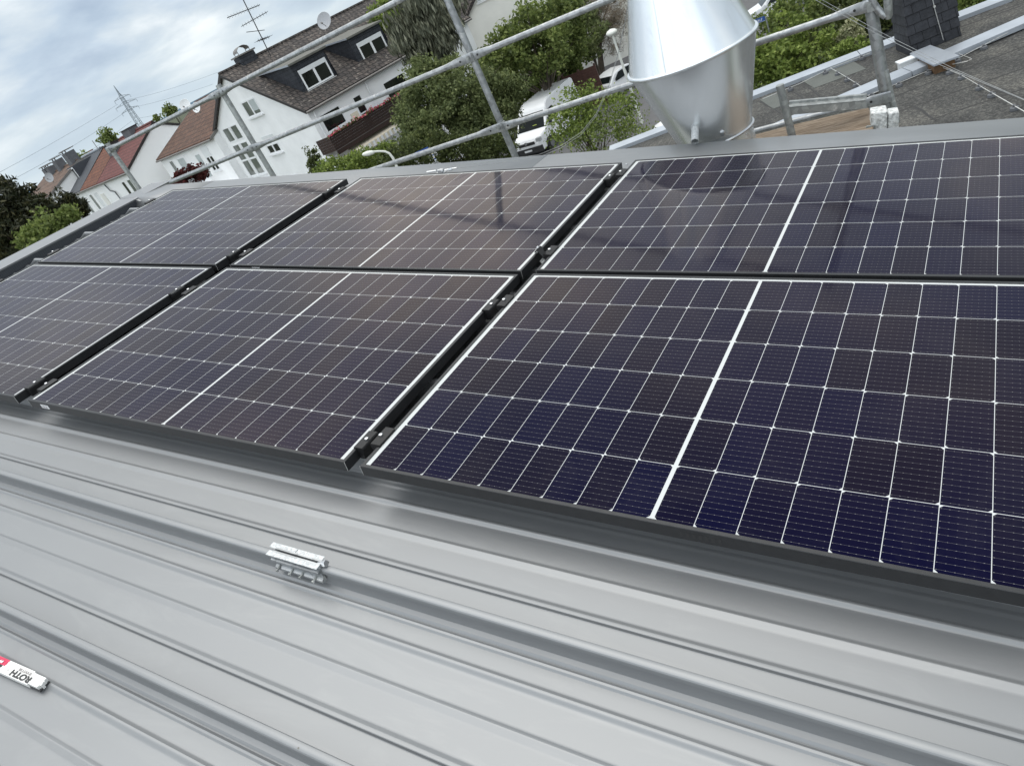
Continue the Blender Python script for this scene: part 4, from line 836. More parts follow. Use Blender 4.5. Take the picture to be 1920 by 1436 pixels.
window(og, (.5, 0, rHe-2.1), X, -Y_, .8, 1.5, 1, M['panegrey'], True, 0, .07); window(og, (1.9, 0, rHe-2.1), X, -Y_, .9, 1.5, 1, M['shutter'], True, 0, .07)
mb = MB(); mb.b2((3.4, -.06, rHe-2.6), (4.3, .02, rHe-.9)); mb.build('wall_painting', M['plaster2'], og)
s_o = oo - RX*5.06
sl_ = thing('terraced_house', 'terraced house with dark slate roof, skylight dormer and pale ridge', 'house', frame((s_o[0]-RX[0]*6.4, s_o[1]-RX[1]*6.4, GZ), RX, RY, (0, 0, 1)))
slr = house_body(sl_, 6.4, 7.4, rHe-.05, rHe+2.0, M['sidewhite'], M['slateroof'], .02, .24, .14, M['trim'])
mb = MB(); mb.path([(-.3, 3.7, rHe+2.2), (5.6, 3.7, rHe+2.2)], .13, 8); mb.build('metal_ridge', M['capping'], slr)
mb = MB(); mb.prism([(1.3, 1.4, rHe+.6), (1.3, 1.4, rHe+1.95), (1.3, 3.6, rHe+2.0), (1.3, 2.2, rHe+.8)], (2.0, 0, 0)); mb.build('dormer', M['slateroof'], sl_)
window(sl_, (1.45, 1.4, rHe+.65), X, -Y_, 1.7, 1.2, 2, M['pane'], True, 0, .12)
window(sl_, (.7, 0, rHe-2.2), X, -Y_, .9, 1.7, 1, M['shutter'], True, 0, .07); window(sl_, (2.6, 0, rHe-2.2), X, -Y_, .9, 1.7, 1, M['pane'], True, 0, .07); window(sl_, (4.6, 0, rHe-2.2), X, -Y_, .9, 1.7, 1, M['panegrey'], True, 0, .07)
mb = MB(); mb.path([(5.9, 3.4, rHe+2.0), (5.9, 3.4, rHe+3.0)], .03, 6); mb.build('vent_pipe', M['gutter'], slr)
lb, lo_, lL, lHe, lro = row_house('terraced_house', 'far terraced house with faded brown roof and grey chimneys behind the dark conifer', 95, 366, 80, 13, 7.6, 1.35, M['sidewhite'], M['tilefar'], M['gutter'], .05)
for (xa, w_, d_, h_) in ((11.6, 1.15, .9, 1.25), (7.6, 1.0, .8, 1.15), (4.3, .9, .8, .95), (2.9, 1.0, .8, 1.0)):
    mb = MB(); mb.b2((xa, 3.3, lHe+.8), (xa+w_, 3.3+d_, lHe+1.2+h_)); c_ = mb.build('chimney', M['chimney'], lro)
    mb = MB(); mb.b2((xa-.1, 3.2, lHe+1.38+h_), (xa+w_+.1, 3.4+d_, lHe+1.45+h_)); [mb.b2((xa+a_, 3.4, lHe+1.2+h_), (xa+a_+.06, 3.5, lHe+1.38+h_)) for a_ in (.05, w_-.1)]; mb.build('chimney_cap', M['gutter'], c_)
sat_dish(at_d(93, 333, 79), .40, 150, 'grey satellite dish beside the chimney of the far brown house', M['dish'], 10)
oh = at_d(122, 309, 105); fo = thing('distant_house', 'distant orange roof with a pale yellow gable', 'house', frame((oh[0]-RX[0]*6, oh[1]-RX[1]*6, GZ), RX, RY, (0, 0, 1)))
house_body(fo, 6.5, 7, oh[2]-GZ-1.6, oh[2]-GZ-.1, M['yellow'], M['tileorange'], .1, .2, .14, M['trim'])
# chimneys and roofs of the terrace's back row
for (x, y, D_, w_, h_, lb_) in ((240, 240, 70, 1.7, .18, 'flat dark ridge vent on the wine red roof'), (206, 268, 72, 1.6, .3, 'dark chimney block behind the top of the left scaffold pole')):
    p_ = at_d(x, y, D_); c_ = thing('roof_chimney', lb_, 'chimney', frame((p_[0], p_[1], p_[2]-1.0-h_*.3), RX, RY, (0, 0, 1)))
    mb = MB(); mb.b2((-w_/2, -.4, 0), (w_/2, .4, 1.0)); mb.build('stack', M['chimney'], c_); mb = MB(); mb.b2((-w_/2-.1, -.5, 1.0), (w_/2+.1, .5, 1.0+h_*.3)); mb.build('cap', M['trim'], c_)

# cream house with steep gable in the trees
bgp = at_d(864, 70, 60); gdir = azv(-33+90)
bg_ = thing('cream_house', 'cream rendered gable house rising behind the leafy trees at the top', 'house', frame((bgp[0], bgp[1], GZ), azv(62), azv(-28), (0, 0, 1)))
E0 = at_d(860, 42, 60)[2]-GZ
mb = MB(); mb.prism([(0, 0, 0), (11, 0, 0), (11, 0, E0-.8), (5.5, 0, E0+3.6), (0, 0, E0-.8)], (0, 12, 0)); mb.build('wall', M['plaster2'], bg_)
mb = MB()
mb.prism([(-.5, -.35, E0-1.25), (5.5, -.35, E0+3.6), (5.5, -.35, E0+3.85), (-.5, -.35, E0-1.0)], (0, 12.7, 0)); mb.prism([(11.5, -.35, E0-1.25), (5.5, -.35, E0+3.6), (5.5, -.35, E0+3.85), (11.5, -.35, E0-1.0)], (0, 12.7, 0)); mb.build('roof', M['tilebrown'], bg_)
window(bg_, (2.1, 0, E0+.55), X, -Y_, 1.3, 1.25, 2, M['curtain'], True, 0, .08)
pk_ = at_d(850, 55, 66); ph = thing('pink_house', 'pinkish house wall and dark roof glimpsed left of the cream gable', 'house', frame((pk_[0]-6, pk_[1], GZ), azv(60), azv(-30), (0, 0, 1)))
house_body(ph, 8, 8, pk_[2]-GZ+.2, pk_[2]-GZ+3.8, M['pink'], M['tilebrown'], .2, .3, .14, M['trim'])
# pale building and brown fence behind the bare tree
pb = at_d(1165, 85, 62); pbh = thing('pale_building', 'pale rendered building behind the bare tree near the cowl', 'building', frame((pb[0]-3.5, pb[1], GZ), azv(75), azv(-15), (0, 0, 1)))
house_body(pbh, 9, 8, 6.2, 9.5, M['plaster2'], M['tilebrown2'], .2, .3, .14, M['trim']); window(pbh, (2.6, 0, 3.3), X, -Y_, 1.4, 1.3, 2, M['pane']); window(pbh, (5.6, 0, 3.3), X, -Y_, 1.4, 1.3, 2, M['pane'])
fp = at_d(1104, 165, 47.5); fb = thing('timber_fence', 'red brown slatted timber fence behind the white van', 'fence', frame((fp[0]-1.5, fp[1], GZ), azv(80), azv(-10), (0, 0, 1)))
mb = MB(); [mb.b2((0, 0, .15+i*.15), (2.2, .03, .295+i*.15)) for i in range(15)]; mb.build('slats', M['fencebrown'], fb)
for x_ in (0, 1.05, 2.1): mb = MB(); mb.b2((x_, .03, 0), (x_+.1, .13, 2.5)); mb.build('post', M['fencebrown'], fb)

# ------------------------------------------------------------------ flat felt roof next door
ZN = -3.5
n1_, n2_ = at_z(1440, 243, ZN+.0), at_z(1918, 37, ZN+.0)
f1_, f2_ = at_z(1440, 162, ZN), at_z(1846, 6, ZN)
du_ = (f2_-f1_); du_[2] = 0; du_ /= np.linalg.norm(du_); dn_ = np.array([-du_[1], du_[0], 0])
du2 = (n2_-n1_); du2[2] = 0; du2 /= np.linalg.norm(du2); dn2 = np.array([-du2[1], du2[0], 0])
nb = thing('flat_roof_building', 'flat roofed neighbouring building covered in dark mineral felt', 'building', (0, 0, 0))
FA, FB_ = f1_ - du_*3.2, f1_ + du_*16; NA, NB = n1_ - du2*2.6, n1_ + du2*16
lowL = np.array([-2.6, 4.6, 0]); lowR = np.array([18, 4.6, 0])
mb = MB(); poly = [FA, FB_, lowR, lowL]; mb.prism([(p[0], p[1], ZN-.12) for p in poly], (0, 0, .0601)); mb.build('felt_roof', M['bitumen'], nb)
mb = MB(); mb.prism([(p[0], p[1], GZ) for p in poly], (0, 0, ZN-.121-GZ)); mb.build('wall', M['plaster2'], nb)
def capping(A, d, nrm, L, label_w, z):
    for i in range(int(L/2.4)+1):
        a = A + d*(i*2.4+.006); b = A + d*min(L, i*2.4+2.394)
        mb = MB(); q = lambda p, o, zz: (p[0]+nrm[0]*o, p[1]+nrm[1]*o, zz)
        S = lambda p: [q(p, -label_w-.008, z-.085), q(p, -label_w-.006, z-.012), q(p, 0, z+.004), q(p, .008, z-.10)]
        mb.add(S(a)+S(b), [(0, 1, 5, 4), (1, 2, 6, 5), (2, 3, 7, 6), (3, 0, 4, 7), (0, 3, 2, 1), (4, 5, 6, 7)]); mb.build('parapet_capping', M['capping'], nb)
capping(FA, du_, dn_, 19, .30, ZN+.02); capping(NA, du2, dn2, 18.5, .30, ZN+.05)
mb = MB(); mb.prism([(*(NA - dn2*.27)[:2], ZN-.1), (*(NA+du2*18 - dn2*.27)[:2], ZN-.1), (*(NA+du2*18 - dn2*.03)[:2], ZN-.1), (*(NA - dn2*.03)[:2], ZN-.1)], (0, 0, .10)); mb.prism([(*(FA - dn_*.27)[:2], ZN-.1), (*(FA+du_*18 - dn_*.27)[:2], ZN-.1), (*(FA+du_*18 - dn_*.03)[:2], ZN-.1), (*(FA - dn_*.03)[:2], ZN-.1)], (0, 0, .08)); mb.build('upstand', M['bitumen'], nb)
ZF = ZN-.0595
def ground_poly(pts, z=ZF, dz=.004): return [(*at_z(x, y, z)[:2], z) for x, y in pts]
mb = MB()
for pts in ([(1502, 151), (1527, 166), (1624, 130), (1600, 116), (1592, 119)], [(1425, 188), (1450, 205), (1476, 196), (1462, 178), (1448, 177)]): mb.prism(ground_poly(pts), (0, 0, .006))
mb.build('felt_patch', M['patchgrey'], nb)
LAPM = mat('lap_bitumen', (0.022, 0.022, 0.022), .7); r5 = random.Random(8)                             # welded laps of the felt sheets, slightly wavy
def lap(p, q, w=.018):
    mb = MB()
    P = [np.array([*at_z(*p, ZF)[:2], ZF]), np.array([*at_z(*q, ZF)[:2], ZF])]; d = P[1]-P[0]; L = np.linalg.norm(d); d = d/L; nn = np.array([-d[1], d[0], 0]); k = max(3, int(L/.35)); pr = None
    for i in range(k+1):
        c = P[0] + d*L*i/k + nn*r5.uniform(-.015, .015)
        s = [c - nn*w, c + np.array([0, 0, .007]), c + nn*w]
        if pr: mb.quad(pr[0], s[0], s[1], pr[1]); mb.quad(pr[1], s[1], s[2], pr[2])
        pr = s
    mb.build('felt_lap', LAPM, nb)
for p, q in (((1650, 222), (1985, 105)), ((1745, 225), (1985, 145)), ((1712, 198), (1757, 226)), ((1665, 186), (1985, 62)), ((1845, 160), (1990, 210)), ((1500, 180), (1530, 172)), ((1468, 158), (1532, 205)), ((1500, 152), (1548, 190)), ((1655, 90), (1700, 108)), ((1800, 52), (1915, 12)), ((1440, 225), (1455, 240)), ((1425, 190), (1462, 212)), ((1560, 180), (1640, 150)), ((1850, 30), (1990, -20))): lap(p, q)
# slate clad chimney on it
cp = at_z(1708, 104, ZN-.05)
sc2 = thing('slate_chimney', 'dark slate clad chimney stack on the neighbouring flat roof', 'chimney', frame((cp[0], cp[1], ZN-.06), azv(65), azv(-25), (0, 0, 1)))
mb = MB(); mb.prism([(-.012, -.012, 0), (.79, -.012, 0), (.79, .64, 0), (-.012, .64, 0)], (0, 0, .02)); 
hh = 1.9; tpz = .05
mb = MB(); B = [(0, 0), (.77, 0), (.77, .62), (0, .62)]; T_ = [(.02, .02), (.75, .02), (.75, .60), (.02, .60)]
# shingle courses: each row steps out a little over the one below
rows = 12
for i in range(rows):
    z0, z1 = hh*i/rows, hh*(i+1)/rows + .012
    f0 = .016; q0 = [(-f0, -f0), (.77+f0, -f0), (.77+f0, .62+f0), (-f0, .62+f0)]; q1 = [(-.002, -.002), (.772, -.002), (.772, .622), (-.002, .622)]
    V = [(*p, z0) for p in q0] + [(*p, z1) for p in q1]; mb.add(V, [(0, 1, 5, 4), (1, 2, 6, 5), (2, 3, 7, 6), (3, 0, 4, 7), (3, 2, 1, 0)])
mb.build('shingles', M['slatebig'], sc2)
mb = MB(); mb.b2((-.06, -.06, hh), (.83, .68, hh+.06)); mb.build('cap', M['capping'], sc2)
mb = MB(); mb.path([(.37, -.035, hh), (.40, -.035, 1.0), (.44, -.03, .55), (.50, -.04, .05)], .006, 6, ); [mb.box((x_, -.03, z_), (.03, .03, .03)) for x_, z_ in ((.385, 1.35), (.42, .8), (.435, .62))]; mb.build('conductor', M['alu'], sc2)
# hatch box with metal lid, little vent box
hp = [at_z(x, y, ZN+.09) for x, y in ((1706, 104), (1745, 88), (1800, 108), (1751, 126))]
ht = thing('roof_hatch', 'low wooden roof box with a flat sheet metal lid crossing the parapet', 'roof hatch', (hp[0][0], hp[0][1], ZN-.06))
off = np.array([hp[0][0], hp[0][1], ZN-.06])
mb = MB(); mb.prism([p - off for p in hp], (0, 0, .03)); mb.build('lid', M['capping'], ht, bevel=.004)
cen = sum(hp)/4; mb = MB(); mb.prism([(cen + (p-cen)*.80)*np.array([1, 1, 0]) + np.array([0, 0, ZN-.06]) - off for p in hp], (0, 0, .145)); mb.build('box', mat('raw_timber', (.14, .080, .038), .8, 0, .3, 12), ht)
vp = at_z(1703, 128, ZN-.05); mb = MB(); mb.box((0, 0, .07), (.26, .15, .14), rot=Matrix.Rotation(R_(25), 3, 'Z')); mb.box((0, 0, .15), (.30, .19, .02), rot=Matrix.Rotation(R_(25), 3, 'Z')); tag(mb.build('vent_box', M['shutter'], mw=Matrix.Translation(Vector((vp[0], vp[1], ZN-.06)))), 'small white vent box on the flat roof beside the timber box', 'vent')
# lightning conductors
def conductor(label, pts, z=ZN-.0, hold=.8, r=.0055):
    P = [np.array([*at_z(x, y, z)[:2], z]) for x, y in pts]; t = thing('lightning_conductor', label, 'lightning conductor', tuple(P[0]))
    mb = MB(); mb.path([p-P[0] for p in P], r, 6); mb.build('wire', M['alu'], t, smooth=60)
    for a, b in zip(P[:-1], P[1:]):
        L = np.linalg.norm(b-a)
        for k in range(int(L/hold)+ (1 if L > .5 else 0)):
            c = a + (b-a)*min(.95, (k+.5)*hold/L) - P[0]
            mb = MB(); mb.lathe([(.055, -.055), (.050, -.02), (.03, -.012), (0, -.012)], 10, tuple(c)); mb.box(tuple(c + np.array([0, 0, -.002])), (.035, .035, .028)); mb.build('holder', M['chimney'], t, smooth=40)
conductor('long roof conductor wire running beside the near parapet to the right', [(1585, 197), (1690, 154), (1800, 108), (1925, 44)])
conductor('roof conductor wire looping past the timber box', [(1925, 212), (1855, 172), (1800, 140), (1760, 124)], hold=.7)
conductor('short zigzag conductor wire right of the timber box', [(1790, 92), (1784, 95), (1797, 101), (1822, 111), (1812, 116), (1786, 121)], hold=.9)
conductor('conductor wire on the far strip of flat roof', [(1430, 186), (1500, 157), (1560, 127), (1632, 100)], hold=1.0)
conductor('conductor wire branch crossing the far strip towards us', [(1557, 128), (1575, 138), (1606, 157), (1625, 170)], hold=.8)

# ------------------------------------------------------------------ trees and shrubs
def crown_pts(cl, seed, nsub, per, spread, shell=.55):
    rs = np.random.RandomState(seed); out = []
    for (c, r) in cl:
        c = np.array(c, float); r = np.array(r, float)
        k = max(3, int(1.25*nsub*(r[0]*r[1]*r[2])**.5))
        d = rs.normal(size=(k, 3)); d /= np.linalg.norm(d, axis=1)[:, None]
        rad = (shell + (1-shell)*rs.rand(k))[:, None]; sub = c + d*r*rad*(0.88+.24*rs.rand(k)[:, None])
        for s in sub:
            m_ = max(4, int(1.9*per*(.5+rs.rand()))); sp = spread*(.6+.8*rs.rand())
            g = rs.normal(size=(m_, 3)); g /= np.linalg.norm(g, axis=1)[:, None]+1e-9; g *= (rs.rand(m_)**.5)[:, None]*sp*np.array([1, 1, .75]); out.append(s + g)
    return np.concatenate(out)
def tree(name, label, cat, base, clumps, leafm, size, nsub=9, per=26, spread=.4, seed=1, trunk=.12, limbs=True, group=None, droop=0.0, aspect=.6, shell=.55, multi=1):
    b = np.array(base, float); t = thing(name, label, cat, tuple(b), group); rs = random.Random(seed)
    cl = [(np.array(c)-b, r) for c, r in clumps]
    leaf_obj('crown', leaves_np(crown_pts(cl, seed, nsub, per, spread, shell), size, seed+1, aspect, droop=droop), leafm, t)
    mb = MB()
    top = max(cl, key=lambda q: q[0][2])[0]
    for mi in range(multi):
        ofs = np.array([rs.uniform(-.25, .25), rs.uniform(-.25, .25), 0])*(multi > 1)
        tpnt = top*np.array([.6, .6, .85]); midp = tpnt*.5 + np.array([rs.uniform(-.2, .2), rs.uniform(-.2, .2), 0])
        mb.path([ofs, midp*.5+ofs, midp, tpnt], [trunk, trunk*.85, trunk*.6, trunk*.15], 8)
    if limbs:
        for c, r in cl:
            for _ in range(3):
                e = c + np.array([rs.uniform(-.7, .7)*r[0], rs.uniform(-.7, .7)*r[1], rs.uniform(-.2, .8)*r[2]]); s = top*np.array([.6, .6, .85])*rs.uniform(.25, .7)
                mm = (s+e)/2 + np.array([0, 0, .12*np.linalg.norm(e-s)]); mb.path([s, mm, e], [trunk*.30, trunk*.18, trunk*.04], 6)
    mb.build('trunk', M['bark'], t, smooth=60); return t
def cl_px(L):                                                # crown masses: (photo x, y, distance, radius across, radius up)
    return [(at_d(x, y, D), (r, r*.9, rz)) for x, y, D, r, rz in L]
def gbase(x, y, D): p = at_d(x, y, D); return (p[0], p[1], GZ)
tree('olive_green_tree', 'broad olive green tree in front of the white house, crossed by the middle scaffold pole', 'tree', gbase(850, 230, 37),
     cl_px([(800, 170, 37, 1.25, 1.1), (860, 190, 36.5, 1.4, 1.3), (915, 165, 38, 1.1, 1.0), (830, 235, 36, 1.5, 1.2), (895, 245, 36.5, 1.4, 1.2), (778, 215, 37, 1.0, 1.0), (935, 215, 37.5, 1.0, 1.1), (788, 260, 36, 1.0, .8), (840, 135, 38, .9, .6), (955, 165, 38, .8, .8), (795, 128, 38, .7, .5)]), M['lfOlive'], .068, 44, 46, .44, 11, .16)
tree('garden_hedge', 'dense dark green hedge below the olive tree beside the blue street sign', 'hedge', gbase(860, 290, 33),
     cl_px([(770, 285, 33.5, 1.1, .8), (815, 280, 33.5, 1.0, .9), (860, 290, 33.5, 1.1, .9), (905, 275, 33.8, 1.0, .9), (945, 280, 34.5, .9, .9), (742, 302, 33, .8, .55)]), M['lfDark'], .07, 30, 30, .35, 12, .08, False)
tree('bright_hedge', 'bright green garden hedge in front of the flower balcony', 'hedge', gbase(680, 295, 35),
     cl_px([(625, 318, 35.5, .9, .55), (655, 309, 35.5, .9, .5), (690, 298, 35.5, .9, .5), (722, 288, 35.5, .7, .45), (610, 325, 35.5, .5, .4)]), M['lfBright'], .06, 34, 30, .3, 13, .06, False)
tree('young_cypress', 'small dark cypress at the corner of the white house wall', 'tree', gbase(593, 305, 38),
     cl_px([(590, 296, 38, .32, .6), (594, 315, 38, .42, .6)]), M['lfDark'], .05, 60, 30, .2, 14, .05, False)
tree('maple_tree', 'leafy maple tree in front of the cream gable house', 'tree', gbase(1010, 140, 46),
     cl_px([(985, 60, 47, 1.7, 1.4), (1030, 40, 48, 1.7, 1.3), (950, 95, 46.5, 1.5, 1.2), (1010, 100, 46, 1.9, 1.5), (1065, 85, 50, 1.5, 1.3), (965, 140, 50, 1.5, 1.3), (1025, 135, 52, 1.7, 1.4), (1070, 120, 52, 1.3, 1.1), (920, 120, 49, 1.1, 1.0), (1060, 20, 50, 1.2, 1.0), (960, 180, 51, 1.3, 1.1), (1010, 165, 54, 1.4, 1.0)]), M['lfMaple'], .105, 22, 34, .55, 15, .2)
tree('hazel_bush', 'yellowish green bush under the bare tree beside the brown fence', 'bush', gbase(1100, 70, 53),
     cl_px([(1090, 45, 54, 1.2, 1.2), (1110, 75, 53, 1.3, 1.1), (1085, 20, 55, 1.0, .9)]), M['lfOlive'], .1, 18, 28, .5, 16, .1)
tree('bare_tree', 'mostly leafless tree with grey brown twigs left of the cowl', 'tree', gbase(1118, 120, 55),
     cl_px([(1135, 20, 56, 1.8, 1.8), (1150, 60, 55, 1.5, 1.5), (1120, 5, 57, 1.6, 1.4)]), M['lfDry'], .22, 16, 36, .7, 17, .26, aspect=.05)
tree('weeping_spruce', 'tall grey green weeping spruce beside the white house dormer', 'tree', gbase(790, 90, 41),
     cl_px([(795, -30, 41, 1.3, 1.6), (775, 20, 41, 1.5, 1.5), (815, 25, 41, 1.4, 1.4), (790, 65, 40.5, 1.6, 1.2), (825, 75, 40.5, .9, .9), (765, 75, 41, .9, .9)]), M['lfSpruce'], .20, 22, 30, .42, 18, .22, droop=.75, aspect=.22)
tree('beech_tree', 'yellow green tree top between the right dormer and the spruce', 'tree', gbase(735, 30, 50),
     cl_px([(722, 30, 52, 1.1, 1.2), (735, 55, 51, 1.0, 1.0), (745, 10, 53, 1.2, 1.2)]), M['lfBright'], .1, 18, 26, .5, 19, .15)
tree('street_sapling', 'thin leafed young street tree in front of the white van', 'tree', gbase(1105, 260, 29),
     cl_px([(1078, 208, 29, .6, .5), (1095, 195, 29, .8, .6), (1130, 205, 29, .8, .7), (1092, 240, 28.5, .75, .55), (1120, 250, 28.5, .9, .6), (1160, 190, 29.5, .6, .6), (1170, 225, 29, .8, .6), (1195, 250, 28.5, .7, .5), (1062, 258, 28.5, .6, .4), (1048, 232, 28.7, .5, .5), (1066, 190, 29, .55, .5)]), M['lfBright'], .055, 30, 18, .40, 20, .06, multi=2)
tree('thorn_shrub', 'sparse twiggy shrub at the roof edge in front of the parked white car', 'bush', gbase(1150, 275, 26),
     cl_px([(1100, 268, 26, .8, .5), (1150, 258, 26, .8, .6), (1190, 235, 26, .7, .6)]), M['lfOlive'], .04, 16, 9, .4, 21, .04, multi=3)
for i, (L, lab, lm) in enumerate((
     ([(1440, 110, 34, 1.3, 1.2), (1475, 85, 34.5, 1.3, 1.2), (1430, 150, 33, 1.2, .9), (1480, 125, 33, 1.3, 1.0), (1520, 105, 33.5, 1.1, 1.0), (1415, 130, 33.5, .9, .9)], 'large bright green bush right of the cowl above the flat roof', 'lfBright'),
     ([(1455, 45, 40, 1.3, 1.1), (1500, 35, 39, 1.4, 1.2), (1540, 50, 38, 1.2, 1.2), (1510, 75, 37, 1.2, 1.0)], 'mixed green bush behind the bright bush and the small street sign', 'lfMaple'),
     ([(1580, 30, 38, 1.5, 1.4), (1620, 40, 37, 1.3, 1.2), (1560, 75, 35.5, 1.2, 1.0), (1590, 95, 34, .9, .6), (1640, 5, 38, 1.5, 1.3), (1680, 5, 37, 1.3, 1.0)], 'dark green trees behind the right scaffold pole', 'lfDark'),
     ([(1545, 118, 33, .8, .5), (1570, 105, 33.5, .8, .5)], 'low yellow green shrub along the far parapet', 'lfOlive'))):
    tree('leafy_bush', lab, 'bush', gbase(L[0][0], L[0][1], L[0][2]), cl_px(L), M[lm], .085, 20, 30, .42, 30+i, .1)
tree('blossom_shrub', 'pale flowering shrub among the dark trees left of the right scaffold pole', 'bush', gbase(1598, 60, 33.5), cl_px([(1600, 58, 33.5, .38, .5), (1588, 68, 33.5, .35, .35)]), M['lfPale'], .06, 60, 26, .2, 36, .04)
tree('roadside_plant', 'low light green plants behind the far parapet beside the slate chimney', 'bush', gbase(1600, 92, 31), cl_px([(1590, 95, 31, .5, .3), (1612, 88, 31, .5, .3), (1575, 103, 31, .4, .25)]), M['lfBright'], .06, 40, 18, .2, 37, .03, False)
tree('garden_tree', 'green tree beyond the flat roof in the top right corner', 'tree', gbase(1820, 0, 34), cl_px([(1830, -15, 33, 1.4, 1.2), (1870, -40, 33, 1.6, 1.3), (1805, -5, 34, 1.0, .9)]), M['lfMaple'], .085, 20, 28, .45, 38, .1)
tree('dark_conifer', 'dark brown green conifer at the lower left beyond the roof edge', 'tree', gbase(50, 430, 26),
     cl_px([(10, 375, 27, .55, .6), (28, 365, 27, .4, .55), (45, 385, 26.5, .7, .6), (15, 415, 26, 1.0, .7), (65, 405, 26, .8, .6), (95, 392, 26, .55, .45), (112, 400, 26, .35, .35), (30, 450, 25.5, 1.1, .8), (-20, 400, 26, 1.0, 1.0), (-20, 450, 25.5, 1.1, 1.0), (75, 430, 25.5, .7, .5)]), M['lfConifer'], .085, 42, 30, .24, 40, .14, aspect=.3)
tree('small_conifer', 'small dark conifer tip in front of the far white gable at the left', 'tree', gbase(140, 400, 27),
     cl_px([(134, 378, 27, .28, .34), (142, 388, 27, .38, .3), (126, 392, 27, .3, .3), (150, 394, 27, .25, .22)]), M['lfConifer'], .075, 90, 26, .16, 41, .06, aspect=.3)
tree('light_green_bush', 'light green bush between the dark conifer and the roof edge', 'bush', gbase(95, 430, 23),
     cl_px([(112, 412, 23, .5, .32), (85, 428, 22.8, .6, .35), (60, 445, 22.6, .55, .35), (130, 405, 23, .35, .25)]), M['lfMaple'], .05, 55, 26, .2, 42, .05, False)
tree('red_leaf_shrub', 'dark red leaved shrub at the far corner of the roof', 'bush', gbase(370, 330, 34), cl_px([(350, 330, 34, .55, .3), (378, 326, 34, .5, .26), (335, 338, 34, .4, .2)]), M['lfRed'], .06, 60, 26, .2, 43, .04, False)
for i, (x, y, D_, r, rz, lab) in enumerate(((198, 250, 90, .9, 1.5, 'bushy tree top behind the top of the left scaffold pole'), (320, 203, 95, .85, 1.1, 'tree top behind the brown roof ridge left of the dishes'), (294, 218, 110, .5, .9, 'small tree tip over the ridge left of the brown roof'), (145, 300, 100, 2.4, .9, 'green tree tops behind the slate roof ridge'))):
    tree('distant_tree', lab, 'tree', gbase(x, y, D_), [(at_d(x, y+2, D_), (r*.6, r*.6, rz*.6)), (at_d(x+1, y+7, D_), (r*.8, r*.7, rz*.5))], M['lfMaple'], .15, 14, 22, .5, 50+i, .15)

# ------------------------------------------------------------------ vehicles
def vehicle(name, label, cat, mw, prof, width, paint, glass, wheels, wr, tumble=.10, lights=(), extras=None, group=None):
    """prof: outline of the side view (x back from the nose, z), walked round; glass: list of (kind, points)"""
    t = thing(name, label, cat, mw, group); zmid = 1.0; ztop = max(p[1] for p in prof)
    hw = lambda x, z: width/2 - (tumble*((z-zmid)/(ztop-zmid))**1.5 if z > zmid else 0) - (.18*max(0, (.45-x)/.45)**2)
    mb = MB(); n = len(prof); Lf = [(x, -hw(x, z), z) for x, z in prof]; Rt = [(x, hw(x, z), z) for x, z in prof]
    mb.add(Lf+Rt, [tuple(range(n)), tuple(range(2*n-1, n-1, -1))] + [(i, n+i, n+(i+1) % n, (i+1) % n) for i in range(n)])
    bd = mb.build('body', paint, t, bevel=.045, smooth=35)
    for kind, pts in glass:
        mb = MB()
        if kind == 'side':
            for s in (-1, 1):
                mb = MB(); mb.prism([(x, s*(hw(x, z)+.004), z) for x, z in pts], (0, s*.006, 0)); mb.build('side_window', M['carglass'], t)
        else:
            (x0, z0), (x1, z1) = pts; d = np.array([z0-z1, x1-x0]) if kind == 'front' else np.array([z1-z0, x0-x1]); d = d/np.linalg.norm(d)*.012
            if kind == 'front' and d[0] > 0: d = -d
            if d[1] < 0: d = -d
            q = lambda x, z, s, k: (x+d[0], s*(hw(x, z)-k), z+d[1])
            mb.prism([q(x0, z0, -1, .10), q(x0, z0, 1, .10), q(x1, z1, 1, .14), q(x1, z1, -1, .14)], (-d[0]*.5, 0, -d[1]*.5)); mb.build('windscreen' if kind == 'front' else 'rear_window', M['carglass'], t, bevel=.01)
    for x in wheels:
        for s in (-1, 1):
            mb = MB(); y1 = s*(width/2+.01); y0 = s*(width/2-.21)
            mb.tube((x, y0, wr), (x, y1, wr), wr, n=24); wl = mb.build('wheel', M['tyre'], t, smooth=40, bevel=.02)
            mb = MB(); mb.tube((x, y1, wr), (x, y1+s*.012, wr), wr*.62, n=16); mb.build('rim', M['rim'], wl)
            mb = MB(); mb.tube((x, y1-s*.23, wr), (x, y1-s*.004, wr), wr*1.13, n=24); mb.build('wheel_arch', M['plastic'], t)
    for nm, x, y, z, d, mt in lights:
        for s in (-1, 1): mb = MB(); mb.box((x, s*y, z), d); mb.build(nm, M[mt], t, bevel=.02)
    for nm, c, d, mt in (extras or ()): mb = MB(); mb.box(c, d); mb.build(nm, M[mt], t, bevel=.015)
    return t
vf = CW + azv(-33.3)*42.6
vprof = [(.10, .32), (.0, .50), (.0, .78), (.10, 1.02), (.92, 1.26), (1.62, 2.08), (1.85, 2.33), (2.2, 2.47), (2.6, 2.5), (5.45, 2.50), (5.55, 2.40), (5.58, .5), (5.5, .32)]
